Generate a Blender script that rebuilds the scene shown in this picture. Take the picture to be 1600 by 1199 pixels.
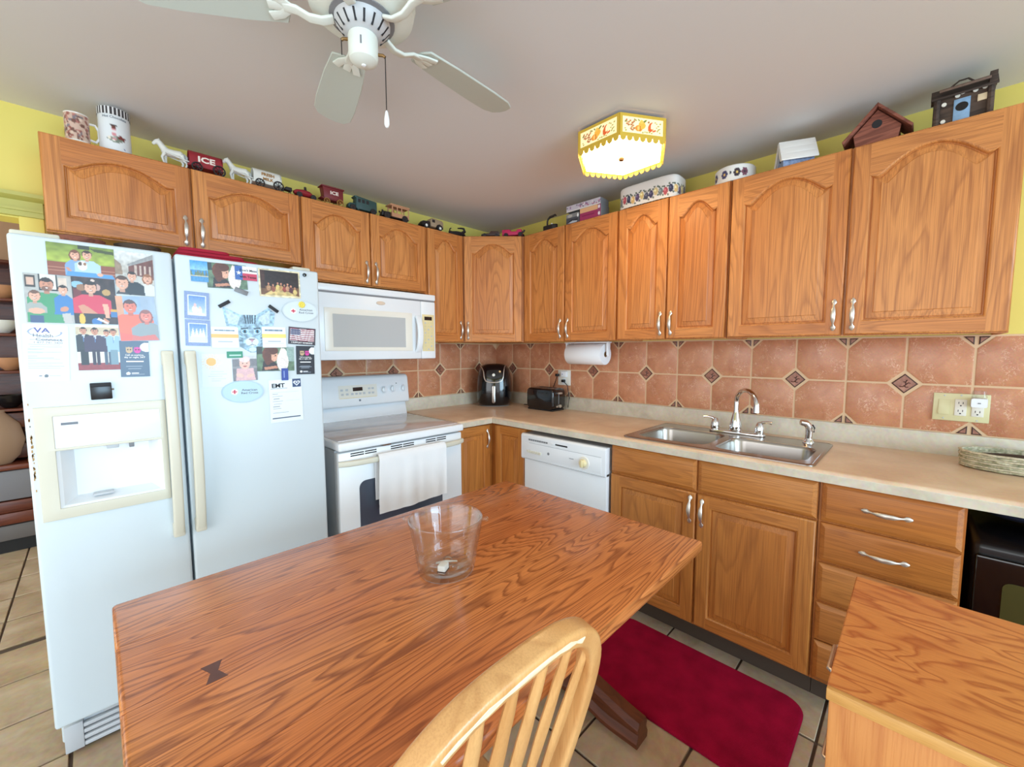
import bpy, bmesh, math, random
import numpy as np
from mathutils import Vector, Matrix
random.seed(7); np.random.seed(7)
R = math.radians; PI = math.pi
for o in list(bpy.data.objects): bpy.data.objects.remove(o)
scene = bpy.context.scene
COL = scene.collection

# ------------------------------------------------------------------ camera, world, lights, exposure
cam_d = bpy.data.cameras.new('camera'); cam = bpy.data.objects.new('camera', cam_d); COL.objects.link(cam)
YAW, PITCH, ROLL = R(44.54), R(-4.60), R(-0.13)
fw = Vector((math.cos(PITCH)*math.cos(YAW), math.cos(PITCH)*math.sin(YAW), math.sin(PITCH)))
rt = Vector((math.sin(YAW), -math.cos(YAW), 0)); up = rt.cross(fw)
rt2 = rt*math.cos(ROLL)+up*math.sin(ROLL); up2 = -rt*math.sin(ROLL)+up*math.cos(ROLL)
cam.matrix_world = Matrix(((rt2.x, up2.x, -fw.x, -2.4433), (rt2.y, up2.y, -fw.y, -2.5964), (rt2.z, up2.z, -fw.z, 1.3458), (0, 0, 0, 1)))
cam_d.sensor_width = 36.0; cam_d.lens = 642.07/1600*36; cam_d.clip_start = 0.02
scene.camera = cam

world = bpy.data.worlds.new('world'); scene.world = world; world.use_nodes = True
wb = world.node_tree.nodes['Background']; wb.inputs[0].default_value = (0.89, 0.95, 1.0, 1); wb.inputs[1].default_value = 1.2

def area_light(name, loc, target, sx, sy, power, col):
    d = bpy.data.lights.new(name, 'AREA'); d.shape = 'RECTANGLE'; d.size = sx; d.size_y = sy; d.energy = power; d.color = col
    o = bpy.data.objects.new(name, d); COL.objects.link(o); o.location = loc
    o.rotation_euler = (Vector(target)-Vector(loc)).to_track_quat('-Z', 'Y').to_euler()
    return o
area_light('patio_daylight', (-2.0, -6.8, 1.5), (-1.5, 0, .9), 3.0, 2.1, 140, (0.50, 0.78, 1.0))
area_light('side_window_daylight', (-4.3, -2.2, 1.4), (0, -1.6, 1.1), 2.0, 1.6, 12, (0.95, 0.97, 1.0))
area_light('other_room_daylight', (-4.6, 1.2, 1.7), (-2.9, 1.5, 0.8), 1.2, 1.2, 10, (1.0, 0.96, 0.9))
vs = scene.view_settings
scene.display_settings.display_device = 'sRGB'
vs.view_transform = 'Standard'; vs.look = 'None'; vs.gamma = 1.0; vs.exposure = 0.62; vs.use_curve_mapping = False

# ------------------------------------------------------------------ materials
def lin(c):
    c = [x/255.0 for x in c]
    return tuple(x/12.92 if x <= 0.04045 else ((x+0.055)/1.055)**2.4 for x in c)
def L4(c): return lin(c)+(1.0,)
def newmat(name):
    m = bpy.data.materials.new(name); m.use_nodes = True
    nt = m.node_tree; b = nt.nodes['Principled BSDF']
    return m, nt, b
def setb(b, **k):
    for n, v in k.items(): b.inputs[n.replace('_', ' ')].default_value = v
def plain(name, c, rough=0.5, metal=0.0, spec=0.5, bump=0.0, bscale=80, vary=0.0, vscale=9, coat=0.0, sheen=0.0):
    m, nt, b = newmat(name); N = nt.nodes; K = nt.links
    setb(b, Roughness=rough, Metallic=metal, Specular_IOR_Level=spec, Coat_Weight=coat, Sheen_Weight=sheen)
    b.inputs['Base Color'].default_value = L4(c)
    tc = N.new('ShaderNodeTexCoord')
    if vary:
        n = N.new('ShaderNodeTexNoise'); n.inputs['Scale'].default_value = vscale; n.inputs['Detail'].default_value = 5
        K.new(tc.outputs['Object'], n.inputs['Vector'])
        r = N.new('ShaderNodeValToRGB'); r.color_ramp.elements[0].position = .3; r.color_ramp.elements[1].position = .7
        r.color_ramp.elements[0].color = tuple(x*(1-vary) for x in lin(c))+(1,); r.color_ramp.elements[1].color = tuple(min(1, x*(1+vary*.6)) for x in lin(c))+(1,)
        K.new(n.outputs['Fac'], r.inputs['Fac']); K.new(r.outputs['Color'], b.inputs['Base Color'])
    if bump:
        n = N.new('ShaderNodeTexNoise'); n.inputs['Scale'].default_value = bscale; n.inputs['Detail'].default_value = 4
        K.new(tc.outputs['Object'], n.inputs['Vector'])
        bp = N.new('ShaderNodeBump'); bp.inputs['Strength'].default_value = bump; bp.inputs['Distance'].default_value = .01
        K.new(n.outputs['Fac'], bp.inputs['Height']); K.new(bp.outputs['Normal'], b.inputs['Normal'])
    return m
def wood(name, light, mid, dark, axis, across=9.0, along=0.9, rings=5.0, ringamt=0.7, pore=0.35, rough=0.38, spec=0.5, distort=0.6, coat=0.0, sharp=(.35, .75)):
    """oak: contour lines of a stretched noise make the cathedral figure, a finer one the pores"""
    m, nt, b = newmat(name); N = nt.nodes; K = nt.links
    setb(b, Roughness=rough, Specular_IOR_Level=spec, Coat_Weight=coat, Coat_Roughness=.15)
    tc = N.new('ShaderNodeTexCoord'); oi = N.new('ShaderNodeObjectInfo')
    mul = N.new('ShaderNodeVectorMath'); mul.operation = 'SCALE'; mul.inputs[0].default_value = (13.1, 7.7, 9.3); K.new(oi.outputs['Random'], mul.inputs['Scale'])
    add = N.new('ShaderNodeVectorMath'); add.operation = 'ADD'; K.new(tc.outputs['Object'], add.inputs[0]); K.new(mul.outputs[0], add.inputs[1])
    def mp(a, l):
        p = N.new('ShaderNodeMapping'); s = [a, a, a]; s['xyz'.index(axis)] = l
        p.inputs['Scale'].default_value = s; K.new(add.outputs[0], p.inputs['Vector']); return p
    p1 = mp(across, along)
    n1 = N.new('ShaderNodeTexNoise'); n1.inputs['Scale'].default_value = 1; n1.inputs['Detail'].default_value = 2.2; n1.inputs['Roughness'].default_value = .45; n1.inputs['Distortion'].default_value = distort
    K.new(p1.outputs[0], n1.inputs['Vector'])
    # fine raggedness along the grain
    p3 = mp(across*9, along*9); n3 = N.new('ShaderNodeTexNoise'); n3.inputs['Scale'].default_value = 1; n3.inputs['Detail'].default_value = 2; K.new(p3.outputs[0], n3.inputs['Vector'])
    ma = N.new('ShaderNodeMath'); ma.operation = 'MULTIPLY_ADD'; K.new(n3.outputs['Fac'], ma.inputs[0]); ma.inputs[1].default_value = .035; K.new(n1.outputs['Fac'], ma.inputs[2])
    m1 = N.new('ShaderNodeMath'); m1.operation = 'MULTIPLY'; m1.inputs[1].default_value = rings*2; K.new(ma.outputs[0], m1.inputs[0])
    fr = N.new('ShaderNodeMath'); fr.operation = 'FRACT'; K.new(m1.outputs[0], fr.inputs[0])
    rp = N.new('ShaderNodeValToRGB'); e = rp.color_ramp.elements
    e[0].position = 0; e[0].color = (0, 0, 0, 1); e[1].position = 1; e[1].color = (0, 0, 0, 1)
    x = e.new(sharp[0]); x.color = (.15, .15, .15, 1); x = e.new(sharp[1]); x.color = (1, 1, 1, 1); x = e.new(min(.97, sharp[1]+.14)); x.color = (.25, .25, .25, 1)
    K.new(fr.outputs[0], rp.inputs['Fac'])
    p2 = mp(across*48, along*9); n2 = N.new('ShaderNodeTexNoise'); n2.inputs['Scale'].default_value = 1; n2.inputs['Detail'].default_value = 3; K.new(p2.outputs[0], n2.inputs['Vector'])
    r2 = N.new('ShaderNodeValToRGB'); r2.color_ramp.elements[0].position = .42; r2.color_ramp.elements[1].position = .68; K.new(n2.outputs['Fac'], r2.inputs['Fac'])
    p4 = mp(across*.45, along*.5); n4 = N.new('ShaderNodeTexNoise'); n4.inputs['Scale'].default_value = 1; n4.inputs['Detail'].default_value = 1; K.new(p4.outputs[0], n4.inputs['Vector'])
    r4 = N.new('ShaderNodeValToRGB'); r4.color_ramp.elements[0].position = .35; r4.color_ramp.elements[1].position = .65; K.new(n4.outputs['Fac'], r4.inputs['Fac'])
    def mix(f, a, c, amt=None):
        x = N.new('ShaderNodeMix'); x.data_type = 'RGBA'
        if amt is not None:
            q = N.new('ShaderNodeMath'); q.operation = 'MULTIPLY'; q.inputs[1].default_value = amt; K.new(f, q.inputs[0]); f = q.outputs[0]
        K.new(f, x.inputs[0])
        for i, v in ((6, a), (7, c)):
            if isinstance(v, tuple): x.inputs[i].default_value = v
            else: K.new(v, x.inputs[i])
        return x.outputs[2]
    c = mix(r4.outputs['Color'], L4(light), L4(mid))
    c = mix(rp.outputs['Color'], c, L4(dark), ringamt)
    c = mix(r2.outputs['Color'], c, L4(dark), pore)
    K.new(c, b.inputs['Base Color'])
    bp = N.new('ShaderNodeBump'); bp.inputs['Strength'].default_value = .12; bp.inputs['Distance'].default_value = .002; bp.invert = True
    K.new(r2.outputs['Color'], bp.inputs['Height']); K.new(bp.outputs['Normal'], b.inputs['Normal'])
    return m
def stone(name, c1, c2, c3, scale=7, fine=60, rough=0.4, world_coords=False, rnd=0.0, bump=0.0, fleck=None):
    m, nt, b = newmat(name); N = nt.nodes; K = nt.links
    setb(b, Roughness=rough)
    if world_coords: src = N.new('ShaderNodeNewGeometry').outputs['Position']
    else: src = N.new('ShaderNodeTexCoord').outputs['Object']
    if rnd:
        oi = N.new('ShaderNodeObjectInfo'); v = N.new('ShaderNodeVectorMath'); v.operation = 'SCALE'; v.inputs[0].default_value = (17, 11, 5); K.new(oi.outputs['Random'], v.inputs['Scale'])
        ad = N.new('ShaderNodeVectorMath'); ad.operation = 'ADD'; K.new(src, ad.inputs[0]); K.new(v.outputs[0], ad.inputs[1]); src = ad.outputs[0]
    n = N.new('ShaderNodeTexNoise'); n.inputs['Scale'].default_value = scale; n.inputs['Detail'].default_value = 6; n.inputs['Roughness'].default_value = .6; n.inputs['Distortion'].default_value = .5; K.new(src, n.inputs['Vector'])
    r = N.new('ShaderNodeValToRGB'); e = r.color_ramp.elements; e[0].position = .3; e[0].color = L4(c1); e[1].position = .7; e[1].color = L4(c3); x = e.new(.5); x.color = L4(c2)
    K.new(n.outputs['Fac'], r.inputs['Fac'])
    n2 = N.new('ShaderNodeTexNoise'); n2.inputs['Scale'].default_value = fine; n2.inputs['Detail'].default_value = 3; K.new(src, n2.inputs['Vector'])
    mx = N.new('ShaderNodeMix'); mx.data_type = 'RGBA'; mx.blend_type = 'SOFT_LIGHT'; mx.inputs[0].default_value = .35
    K.new(r.outputs['Color'], mx.inputs[6]); K.new(n2.outputs['Color'], mx.inputs[7])
    out = mx.outputs[2]
    if fleck:
        n3 = N.new('ShaderNodeTexNoise'); n3.inputs['Scale'].default_value = scale*3.2; n3.inputs['Detail'].default_value = 3; n3.inputs['Distortion'].default_value = 2.2; K.new(src, n3.inputs['Vector'])
        r3 = N.new('ShaderNodeValToRGB'); e = r3.color_ramp.elements; e[0].position = .475; e[0].color = (0, 0, 0, 1); e[1].position = .525; e[1].color = (0, 0, 0, 1); x = e.new(.5); x.color = (.8, .8, .8, 1); K.new(n3.outputs['Fac'], r3.inputs['Fac'])
        n5 = N.new('ShaderNodeTexNoise'); n5.inputs['Scale'].default_value = scale*1.7; K.new(src, n5.inputs['Vector'])
        r5 = N.new('ShaderNodeValToRGB'); r5.color_ramp.elements[0].position = .5; r5.color_ramp.elements[1].position = .6; K.new(n5.outputs['Fac'], r5.inputs['Fac'])
        ml = N.new('ShaderNodeMath'); ml.operation = 'MULTIPLY'; K.new(r3.outputs['Color'], ml.inputs[0]); K.new(r5.outputs['Color'], ml.inputs[1])
        m3 = N.new('ShaderNodeMix'); m3.data_type = 'RGBA'; K.new(ml.outputs[0], m3.inputs[0]); K.new(out, m3.inputs[6]); m3.inputs[7].default_value = L4(fleck); out = m3.outputs[2]
    K.new(out, b.inputs['Base Color'])
    if bump:
        bp = N.new('ShaderNodeBump'); bp.inputs['Strength'].default_value = bump; bp.inputs['Distance'].default_value = .004
        K.new(n2.outputs['Fac'], bp.inputs['Height']); K.new(bp.outputs['Normal'], b.inputs['Normal'])
    return m
def glow(name, c, strength):
    m, nt, b = newmat(name); b.inputs['Base Color'].default_value = L4(c); b.inputs['Emission Color'].default_value = L4(c); b.inputs['Emission Strength'].default_value = strength
    return m

UL, UM, UD = (218, 146, 80), (204, 128, 64), (134, 70, 32)
M = {}
M['oak_v'] = wood('oak_vertical_grain', UL, UM, UD, 'z', across=6, along=.55, rings=9, ringamt=.42, pore=.42, sharp=(.5, .82))
M['oak_h'] = wood('oak_horizontal_grain', UL, UM, UD, 'x', across=9, along=.8, rings=8, ringamt=.42, pore=.42, sharp=(.5, .82))
BL, BM_, BD = (206, 136, 66), (190, 116, 50), (130, 70, 28)
M['base_v'] = wood('base_oak_vertical_grain', BL, BM_, BD, 'z', across=6, along=.55, rings=7, ringamt=.36, pore=.4, sharp=(.5, .82))
M['base_h'] = wood('base_oak_horizontal_grain', BL, BM_, BD, 'x', across=11, along=.9, rings=6, ringamt=.36, pore=.4, sharp=(.5, .82))
M['table'] = wood('table_oak', (224, 142, 80), (210, 122, 64), (112, 50, 24), 'x', across=7.5, along=.8, rings=13, ringamt=.74, pore=.36, rough=.24, distort=.7, coat=.3, sharp=(.5, .84))
M['table_dark'] = wood('table_oak_stained', (128, 70, 44), (104, 54, 34), (62, 28, 18), 'y', across=12, along=1.2, rings=4, ringamt=.5, pore=.3, rough=.32)
M['pine_chair'] = wood('chair_beech', (230, 178, 116), (216, 160, 98), (178, 116, 60), 'z', across=9, along=.8, rings=2.5, ringamt=.35, pore=.25, rough=.3, coat=.2)
M['chair_bare'] = plain('chair_worn_bare_wood', (246, 226, 190), .4, vary=.12, vscale=60)
M['ply'] = wood('plywood_birch', (230, 158, 90), (216, 136, 70), (166, 78, 34), 'y', across=5.5, along=1.9, rings=5.0, ringamt=.8, pore=.25, rough=.35, distort=1.7, coat=.15, sharp=(.55, .8))
M['ply_v'] = wood('plywood_birch_side', (232, 166, 98), (220, 148, 82), (184, 104, 52), 'z', across=6, along=.9, rings=3.5, ringamt=.45, pore=.25, rough=.4)
M['edge_strip'] = wood('oak_edge_strip', (240, 196, 126), (228, 176, 102), (190, 130, 64), 'y', across=30, along=3, rings=2, ringamt=.4, pore=.4, rough=.4)
M['inlay'] = plain('walnut_inlay', (104, 62, 50), .35, vary=.2, vscale=40)
M['counter'] = stone('laminate_counter', (212, 180, 150), (223, 194, 164), (233, 208, 180), scale=6, fine=90, rough=.33)
M['splash'] = stone('laminate_splash', (196, 186, 166), (210, 200, 180), (222, 214, 194), scale=9, fine=70, rough=.4)
M['tile'] = stone('terracotta_wall_tile', (186, 120, 86), (200, 136, 100), (212, 150, 112), scale=10, fine=160, rough=.3, rnd=1.0, bump=.06, fleck=(240, 204, 176))
M['tile_dark'] = stone('accent_tile_face', (130, 78, 60), (160, 104, 82), (182, 128, 102), scale=40, fine=160, rough=.35)
M['tile_line'] = plain('accent_tile_line', (74, 40, 34), .4)
M['grout'] = plain('wall_grout', (224, 190, 152), .8, bump=.1, bscale=300)
M['yellow'] = plain('yellow_wall_paint', (230, 214, 112), .55, bump=.02, bscale=120)
M['trim_green'] = plain('yellow_green_trim_paint', (186, 184, 98), .45)
M['ceiling'] = plain('ceiling_paint', (220, 219, 218), .7, bump=.03, bscale=60)
M['floor_tile'] = stone('floor_tile', (164, 140, 112), (182, 160, 132), (196, 178, 152), scale=6, fine=45, rough=.35, world_coords=True, rnd=.6, bump=.05)
M['floor_grout'] = plain('floor_grout', (84, 66, 54), .85)
M['white'] = plain('appliance_white', (238, 242, 245), .28, spec=.5)
M['white_tex'] = plain('fridge_white', (214, 226, 232), .32, bump=.03, bscale=260)
M['white_matte'] = plain('white_matte', (236, 234, 230), .6)
M['cream'] = plain('yellowed_plastic', (218, 214, 196), .38)
M['cream2'] = plain('yellowed_keypad', (232, 216, 166), .4)
M['grey_lt'] = plain('light_grey_plastic', (196, 200, 204), .4)
M['grey'] = plain('mid_grey', (128, 130, 134), .45)
M['mw_glass'] = plain('microwave_window', (188, 190, 190), .25)
M['dark_glass'] = plain('oven_window', (78, 84, 96), .12)
M['cooktop'] = plain('ceramic_cooktop', (206, 202, 204), .06, vary=.08, vscale=12)
M['black'] = plain('black_plastic', (22, 22, 25), .25)
M['black_gloss'] = plain('black_gloss', (14, 14, 17), .1, coat=.4)
M['black_matte'] = plain('black_matte', (26, 26, 30), .6)
M['steel'] = plain('brushed_steel', (172, 166, 160), .25, metal=1.0)
M['chrome'] = plain('chrome', (226, 226, 228), .07, metal=1.0)
M['nickel'] = plain('satin_nickel', (222, 216, 206), .38, metal=.9)
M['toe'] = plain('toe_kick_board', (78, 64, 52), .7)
M['shadow_wood'] = wood('cabinet_inside', (150, 96, 52), (136, 84, 44), (96, 54, 26), 'z', rings=3)
M['red_mat'] = plain('crimson_mat_pile', (158, 14, 52), 1.0, bump=.5, bscale=420, vary=.22, vscale=14, spec=.1)
M['towel'] = plain('white_cotton_towel', (242, 243, 244), .95, bump=.3, bscale=500, sheen=.2)
M['paper'] = plain('white_paper', (244, 246, 248), .7)
M['fan_white'] = plain('fan_white', (226, 232, 224), .4)
M['fan_blade'] = plain('fan_blade', (196, 204, 196), .5)
M['brass'] = plain('brass', (136, 104, 62), .35, metal=.6)
M['gold_paint'] = plain('lamp_gold_paint', (214, 178, 62), .4)
M['red_paint'] = plain('red_cast_paint', (150, 34, 44), .45)
M['maroon'] = plain('maroon_cast_paint', (116, 36, 40), .5)
M['pink'] = plain('crimson_toy_paint', (196, 40, 88), .5)
M['toy_white'] = plain('white_cast_paint', (228, 228, 220), .5)
M['toy_black'] = plain('black_cast_iron', (36, 30, 30), .5, bump=.1)
M['toy_green'] = plain('dark_green_cast_paint', (48, 76, 74), .5)
M['toy_tan'] = plain('pinkish_tan_cast_paint', (190, 138, 102), .55)
M['toy_sand'] = plain('sand_cast_paint', (160, 136, 108), .5)
M['toy_gold'] = plain('gold_wheel_paint', (170, 124, 62), .45, metal=.3)
M['brown_wood'] = wood('birdhouse_cedar', (156, 94, 74), (136, 76, 58), (88, 42, 32), 'x', across=24, along=3, rings=3, rough=.7)
M['dark_wood'] = wood('dark_weathered_wood', (92, 74, 62), (70, 56, 48), (38, 30, 28), 'x', across=30, along=3, rings=3, rough=.8)
M['ivory'] = plain('switch_ivory', (222, 214, 166), .35)
M['outlet_white'] = plain('outlet_white', (238, 234, 222), .3)
M['enamel'] = plain('white_ceramic', (234, 232, 228), .2)
M['hutch'] = wood('hutch_mahogany', (128, 66, 44), (108, 52, 36), (70, 30, 22), 'x', rings=3, rough=.3)
M['navy'] = plain('navy_cloth', (26, 34, 64), .85, bump=.2, bscale=90)
M['blue_dark'] = plain('navy_rubber', (48, 62, 84), .6)
M['ink'] = plain('black_ink', (34, 36, 42), .6)
M['ink_grey'] = plain('grey_ink', (120, 128, 138), .6)
M['ink_blue'] = plain('violet_ink', (104, 112, 176), .6)
M['ink_white'] = plain('white_ink', (246, 246, 246), .6)
M['letter_white'] = plain('white_letter_paint', (238, 226, 214), .5)
def clear(name, ior, tint):
    m, nt, b = newmat(name); N = nt.nodes; K = nt.links
    tr_ = N.new('ShaderNodeBsdfTransparent'); tr_.inputs[0].default_value = tint
    gl = N.new('ShaderNodeBsdfGlossy'); gl.inputs['Roughness'].default_value = .02
    lw = N.new('ShaderNodeLayerWeight'); lw.inputs[0].default_value = .5
    pw = N.new('ShaderNodeMath'); pw.operation = 'POWER'; pw.inputs[1].default_value = 2.4; K.new(lw.outputs['Facing'], pw.inputs[0])
    fr_ = N.new('ShaderNodeMath'); fr_.operation = 'MULTIPLY_ADD'; K.new(pw.outputs[0], fr_.inputs[0]); fr_.inputs[1].default_value = .85; fr_.inputs[2].default_value = ((ior-1)/(ior+1))**2
    mx_ = N.new('ShaderNodeMixShader'); K.new(fr_.outputs[0], mx_.inputs[0]); K.new(tr_.outputs[0], mx_.inputs[1]); K.new(gl.outputs[0], mx_.inputs[2])
    K.new(mx_.outputs[0], N['Material Output'].inputs[0]); return m
M['glass'] = clear('clear_glass', 1.6, (.975, .99, .985, 1))
M['clear'] = clear('thin_clear_plastic', 1.4, (.95, .95, .97, 1))
M['lamp_diffuser'] = glow('lamp_diffuser', (255, 216, 158), 9.0)
M['red_ink'] = plain('red_ink', (206, 40, 66), .6)
m, nt, b = newmat('printed'); a = nt.nodes.new('ShaderNodeAttribute'); a.attribute_name = 'Col'; nt.links.new(a.outputs['Color'], b.inputs['Base Color']); setb(b, Roughness=.35); M['print'] = m
m, nt, b = newmat('printed_backlit'); a = nt.nodes.new('ShaderNodeAttribute'); a.attribute_name = 'Col'; nt.links.new(a.outputs['Color'], b.inputs['Base Color']); nt.links.new(a.outputs['Color'], b.inputs['Emission Color']); setb(b, Roughness=.5, Emission_Strength=.42); M['print_lit'] = m

# ------------------------------------------------------------------ mesh builder
class MB:
    def __init__(s): s.v = []; s.f = []; s.mi = []
    def add(s, vs, fs, mi=0):
        n = len(s.v); s.v += [tuple(p) for p in vs]; s.f += [tuple(i+n for i in f) for f in fs]; s.mi += [mi]*len(fs); return s
    def box(s, x0, x1, y0, y1, z0, z1, mi=0):
        return s.add([(x0, y0, z0), (x1, y0, z0), (x1, y1, z0), (x0, y1, z0), (x0, y0, z1), (x1, y0, z1), (x1, y1, z1), (x0, y1, z1)],
                     [(0, 3, 2, 1), (4, 5, 6, 7), (0, 1, 5, 4), (1, 2, 6, 5), (2, 3, 7, 6), (3, 0, 4, 7)], mi)
    def prism(s, pts, ax, a, b, mi=0):
        """polygon pts in the plane across axis ax ('x': (y,z), 'y': (x,z), 'z': (x,y))"""
        def p(q, c): return {'x': (c, q[0], q[1]), 'y': (q[0], c, q[1]), 'z': (q[0], q[1], c)}[ax]
        n = len(pts)
        return s.add([p(q, a) for q in pts]+[p(q, b) for q in pts], [tuple(range(n)), tuple(range(2*n-1, n-1, -1))]+[(i, (i+1) % n, n+(i+1) % n, n+i) for i in range(n)], mi)
    def loft(s, loops, mi=0, cap0=True, cap1=True, closed=True):
        n = len(loops[0]); vs = [p for l in loops for p in l]; fs = []
        for k in range(len(loops)-1):
            for i in range(n if closed else n-1):
                j = (i+1) % n; fs.append((k*n+i, k*n+j, (k+1)*n+j, (k+1)*n+i))
        if cap0: fs.append(tuple(range(n-1, -1, -1)))
        if cap1: fs.append(tuple(range((len(loops)-1)*n, len(loops)*n)))
        return s.add(vs, fs, mi)
    def lathe(s, prof, c=(0, 0, 0), seg=24, mi=0, ax='z', close=False):
        """profile of (r, h); r==0 ends become points"""
        loops = []
        for r, h in prof:
            l = []
            for i in range(seg):
                a = 2*PI*i/seg; u, w = max(r, 1e-5)*math.cos(a), max(r, 1e-5)*math.sin(a)
                l.append({'z': (c[0]+u, c[1]+w, c[2]+h), 'x': (c[0]+h, c[1]+u, c[2]+w), 'y': (c[0]+w, c[1]+h, c[2]+u)}[ax])
            loops.append(l)
        if close: loops.append(loops[0]); return s.loft(loops, mi, False, False)
        return s.loft(loops, mi)
    def sweep(s, path, sec, hint=(0, 0, 1), mi=0, scales=None, caps=True):
        """sec: (n,b) pairs, b runs along hint"""
        P = [Vector(p) for p in path]; h = Vector(hint); loops = []
        for i, p in enumerate(P):
            t = (P[min(i+1, len(P)-1)]-P[max(i-1, 0)]).normalized()
            bb = h-t*h.dot(t)
            if bb.length < 1e-4: bb = Vector((1, 0, 0))-t*t.x
            bb.normalize(); n = t.cross(bb); k = scales[i] if scales else 1
            k = k if isinstance(k, (tuple, list)) else (k, k)
            loops.append([p+n*q[0]*k[0]+bb*q[1]*k[1] for q in sec])
        return s.loft(loops, mi, caps, caps)
    def tube(s, path, r, seg=8, mi=0, hint=(0, 0, 1)):
        sec = [(math.cos(2*PI*i/seg), math.sin(2*PI*i/seg)) for i in range(seg)]
        rr = r if isinstance(r, (list, tuple)) else [r]*len(path)
        return s.sweep(path, sec, hint, mi, rr)
    def ball(s, c, r, seg=14, mi=0):
        r = r if isinstance(r, (list, tuple)) else (r, r, r); loops = []
        n = max(6, seg//2)
        for k in range(n+1):
            t = PI*k/n; q = max(math.sin(t), 1e-3)
            loops.append([(c[0]+r[0]*q*math.cos(2*PI*i/seg), c[1]+r[1]*q*math.sin(2*PI*i/seg), c[2]-r[2]*math.cos(t)) for i in range(seg)])
        return s.loft(loops, mi)
    def cells(s, xs, ys, fill, z0, z1, pl='xy', mi=0):
        """slab of grid cells with shared vertices; fill(i,j)->bool"""
        nx, ny = len(xs), len(ys)
        def P(a, b_, c): return (a, b_, c) if pl == 'xy' else (a, c, b_) if pl == 'xz' else (c, a, b_)
        vs = [P(x, y, z) for z in (z0, z1) for y in ys for x in xs]; fs = []
        I = lambda i, j, k: k*nx*ny+j*nx+i
        F = lambda i, j: 0 <= i < nx-1 and 0 <= j < ny-1 and fill(i, j)
        for i in range(nx-1):
            for j in range(ny-1):
                if not F(i, j): continue
                fs.append((I(i, j, 0), I(i, j+1, 0), I(i+1, j+1, 0), I(i+1, j, 0))); fs.append((I(i, j, 1), I(i+1, j, 1), I(i+1, j+1, 1), I(i, j+1, 1)))
                for di, dj, a, b_ in ((-1, 0, (i, j), (i, j+1)), (1, 0, (i+1, j), (i+1, j+1)), (0, -1, (i, j), (i+1, j)), (0, 1, (i, j+1), (i+1, j+1))):
                    if not F(i+di, j+dj): fs.append((I(*a, 0), I(*b_, 0), I(*b_, 1), I(*a, 1)))
        return s.add(vs, fs, mi)
def rrect(x0, x1, y0, y1, r, n=5):
    p = []
    for cx, cy, a in ((x1-r, y1-r, 0), (x0+r, y1-r, 90), (x0+r, y0+r, 180), (x1-r, y0+r, 270)):
        for i in range(n+1):
            t = R(a+90*i/n); p.append((cx+r*math.cos(t), cy+r*math.sin(t)))
    return p
def circ(n, rx, ry=None, a0=0): return [(rx*math.cos(a0+2*PI*i/n), (ry or rx)*math.sin(a0+2*PI*i/n)) for i in range(n)]

def mesh_of(name, mb, mats, bevel=0, seg=2, angle=38, bevel_sel=None):
    me = bpy.data.meshes.new(name); me.from_pydata(mb.v, [], mb.f)
    mats = mats if isinstance(mats, (list, tuple)) else [mats]
    for q in mats: me.materials.append(M[q] if isinstance(q, str) else q)
    me.polygons.foreach_set('material_index', mb.mi)
    bm = bmesh.new(); bm.from_mesh(me)
    bmesh.ops.remove_doubles(bm, verts=[v for v in bm.verts if not v.link_faces], dist=1e-7)
    for v in [v for v in bm.verts if not v.link_faces]: bm.verts.remove(v)
    bmesh.ops.recalc_face_normals(bm, faces=bm.faces)
    if bevel:
        es = [e for e in bm.edges if len(e.link_faces) == 2 and e.calc_face_angle(0) > R(30) and (bevel_sel is None or bevel_sel(e.verts[0].co, e.verts[1].co))]
        bmesh.ops.bevel(bm, geom=es, offset=bevel, segments=seg, affect='EDGES', profile=.5, clamp_overlap=True)
    bm.to_mesh(me); bm.free()
    me.shade_smooth()
    for p_ in me.polygons:
        if len(p_.vertices) > 8: p_.use_smooth = False
    me.set_sharp_from_angle(angle=R(angle))
    return me
def obj(name, mb, mats, parent=None, loc=(0, 0, 0), rot=(0, 0, 0), label=None, **k):
    me = mb if isinstance(mb, bpy.types.Mesh) else mesh_of(name, mb, mats, **k)
    o = bpy.data.objects.new(name, me); COL.objects.link(o); o.location = loc; o.rotation_euler = rot
    if parent: o.parent = parent
    if label: o['label'] = label
    return o
def tag(o, label, cat, group=None, kind=None):
    o['label'] = label; o['category'] = cat
    if group: o['group'] = group
    if kind: o['kind'] = kind
    return o
def thing(name, label, cat, loc=(0, 0, 0), rotz=0, group=None, rot=None):
    o = bpy.data.objects.new(name, None); COL.objects.link(o); o.empty_display_size = .05
    o.location = loc; o.rotation_euler = rot or (0, 0, rotz)
    return tag(o, label, cat, group)
def struct(name, mb, mats, label, **k):
    o = obj(name, mb, mats, **k); o['kind'] = 'structure'; o['label'] = label; return o
def copy_tree(o, parent=None):
    c = o.copy(); COL.objects.link(c); c.parent = parent
    for ch in o.children: copy_tree(ch, c)
    return c
def text(s, size, mat, parent, loc, rot=(PI/2, 0, 0), name='lettering', bold=0.0, ext=0.0004, align='CENTER', sx=1.0):
    cu = bpy.data.curves.new('t', 'FONT'); cu.body = s; cu.size = size; cu.align_x = align; cu.align_y = 'CENTER'; cu.extrude = ext; cu.offset = bold*size; cu.resolution_u = 2
    t = bpy.data.objects.new('t', cu); COL.objects.link(t)
    bpy.context.view_layer.update()
    me = bpy.data.meshes.new_from_object(t); bpy.data.objects.remove(t); bpy.data.curves.remove(cu)
    if sx != 1.0:
        for v in me.vertices: v.co.x *= sx
    me.materials.clear(); me.materials.append(M[mat]); me.name = name
    o = bpy.data.objects.new(name, me); COL.objects.link(o); o.parent = parent; o.location = loc; o.rotation_euler = rot
    return o

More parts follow.
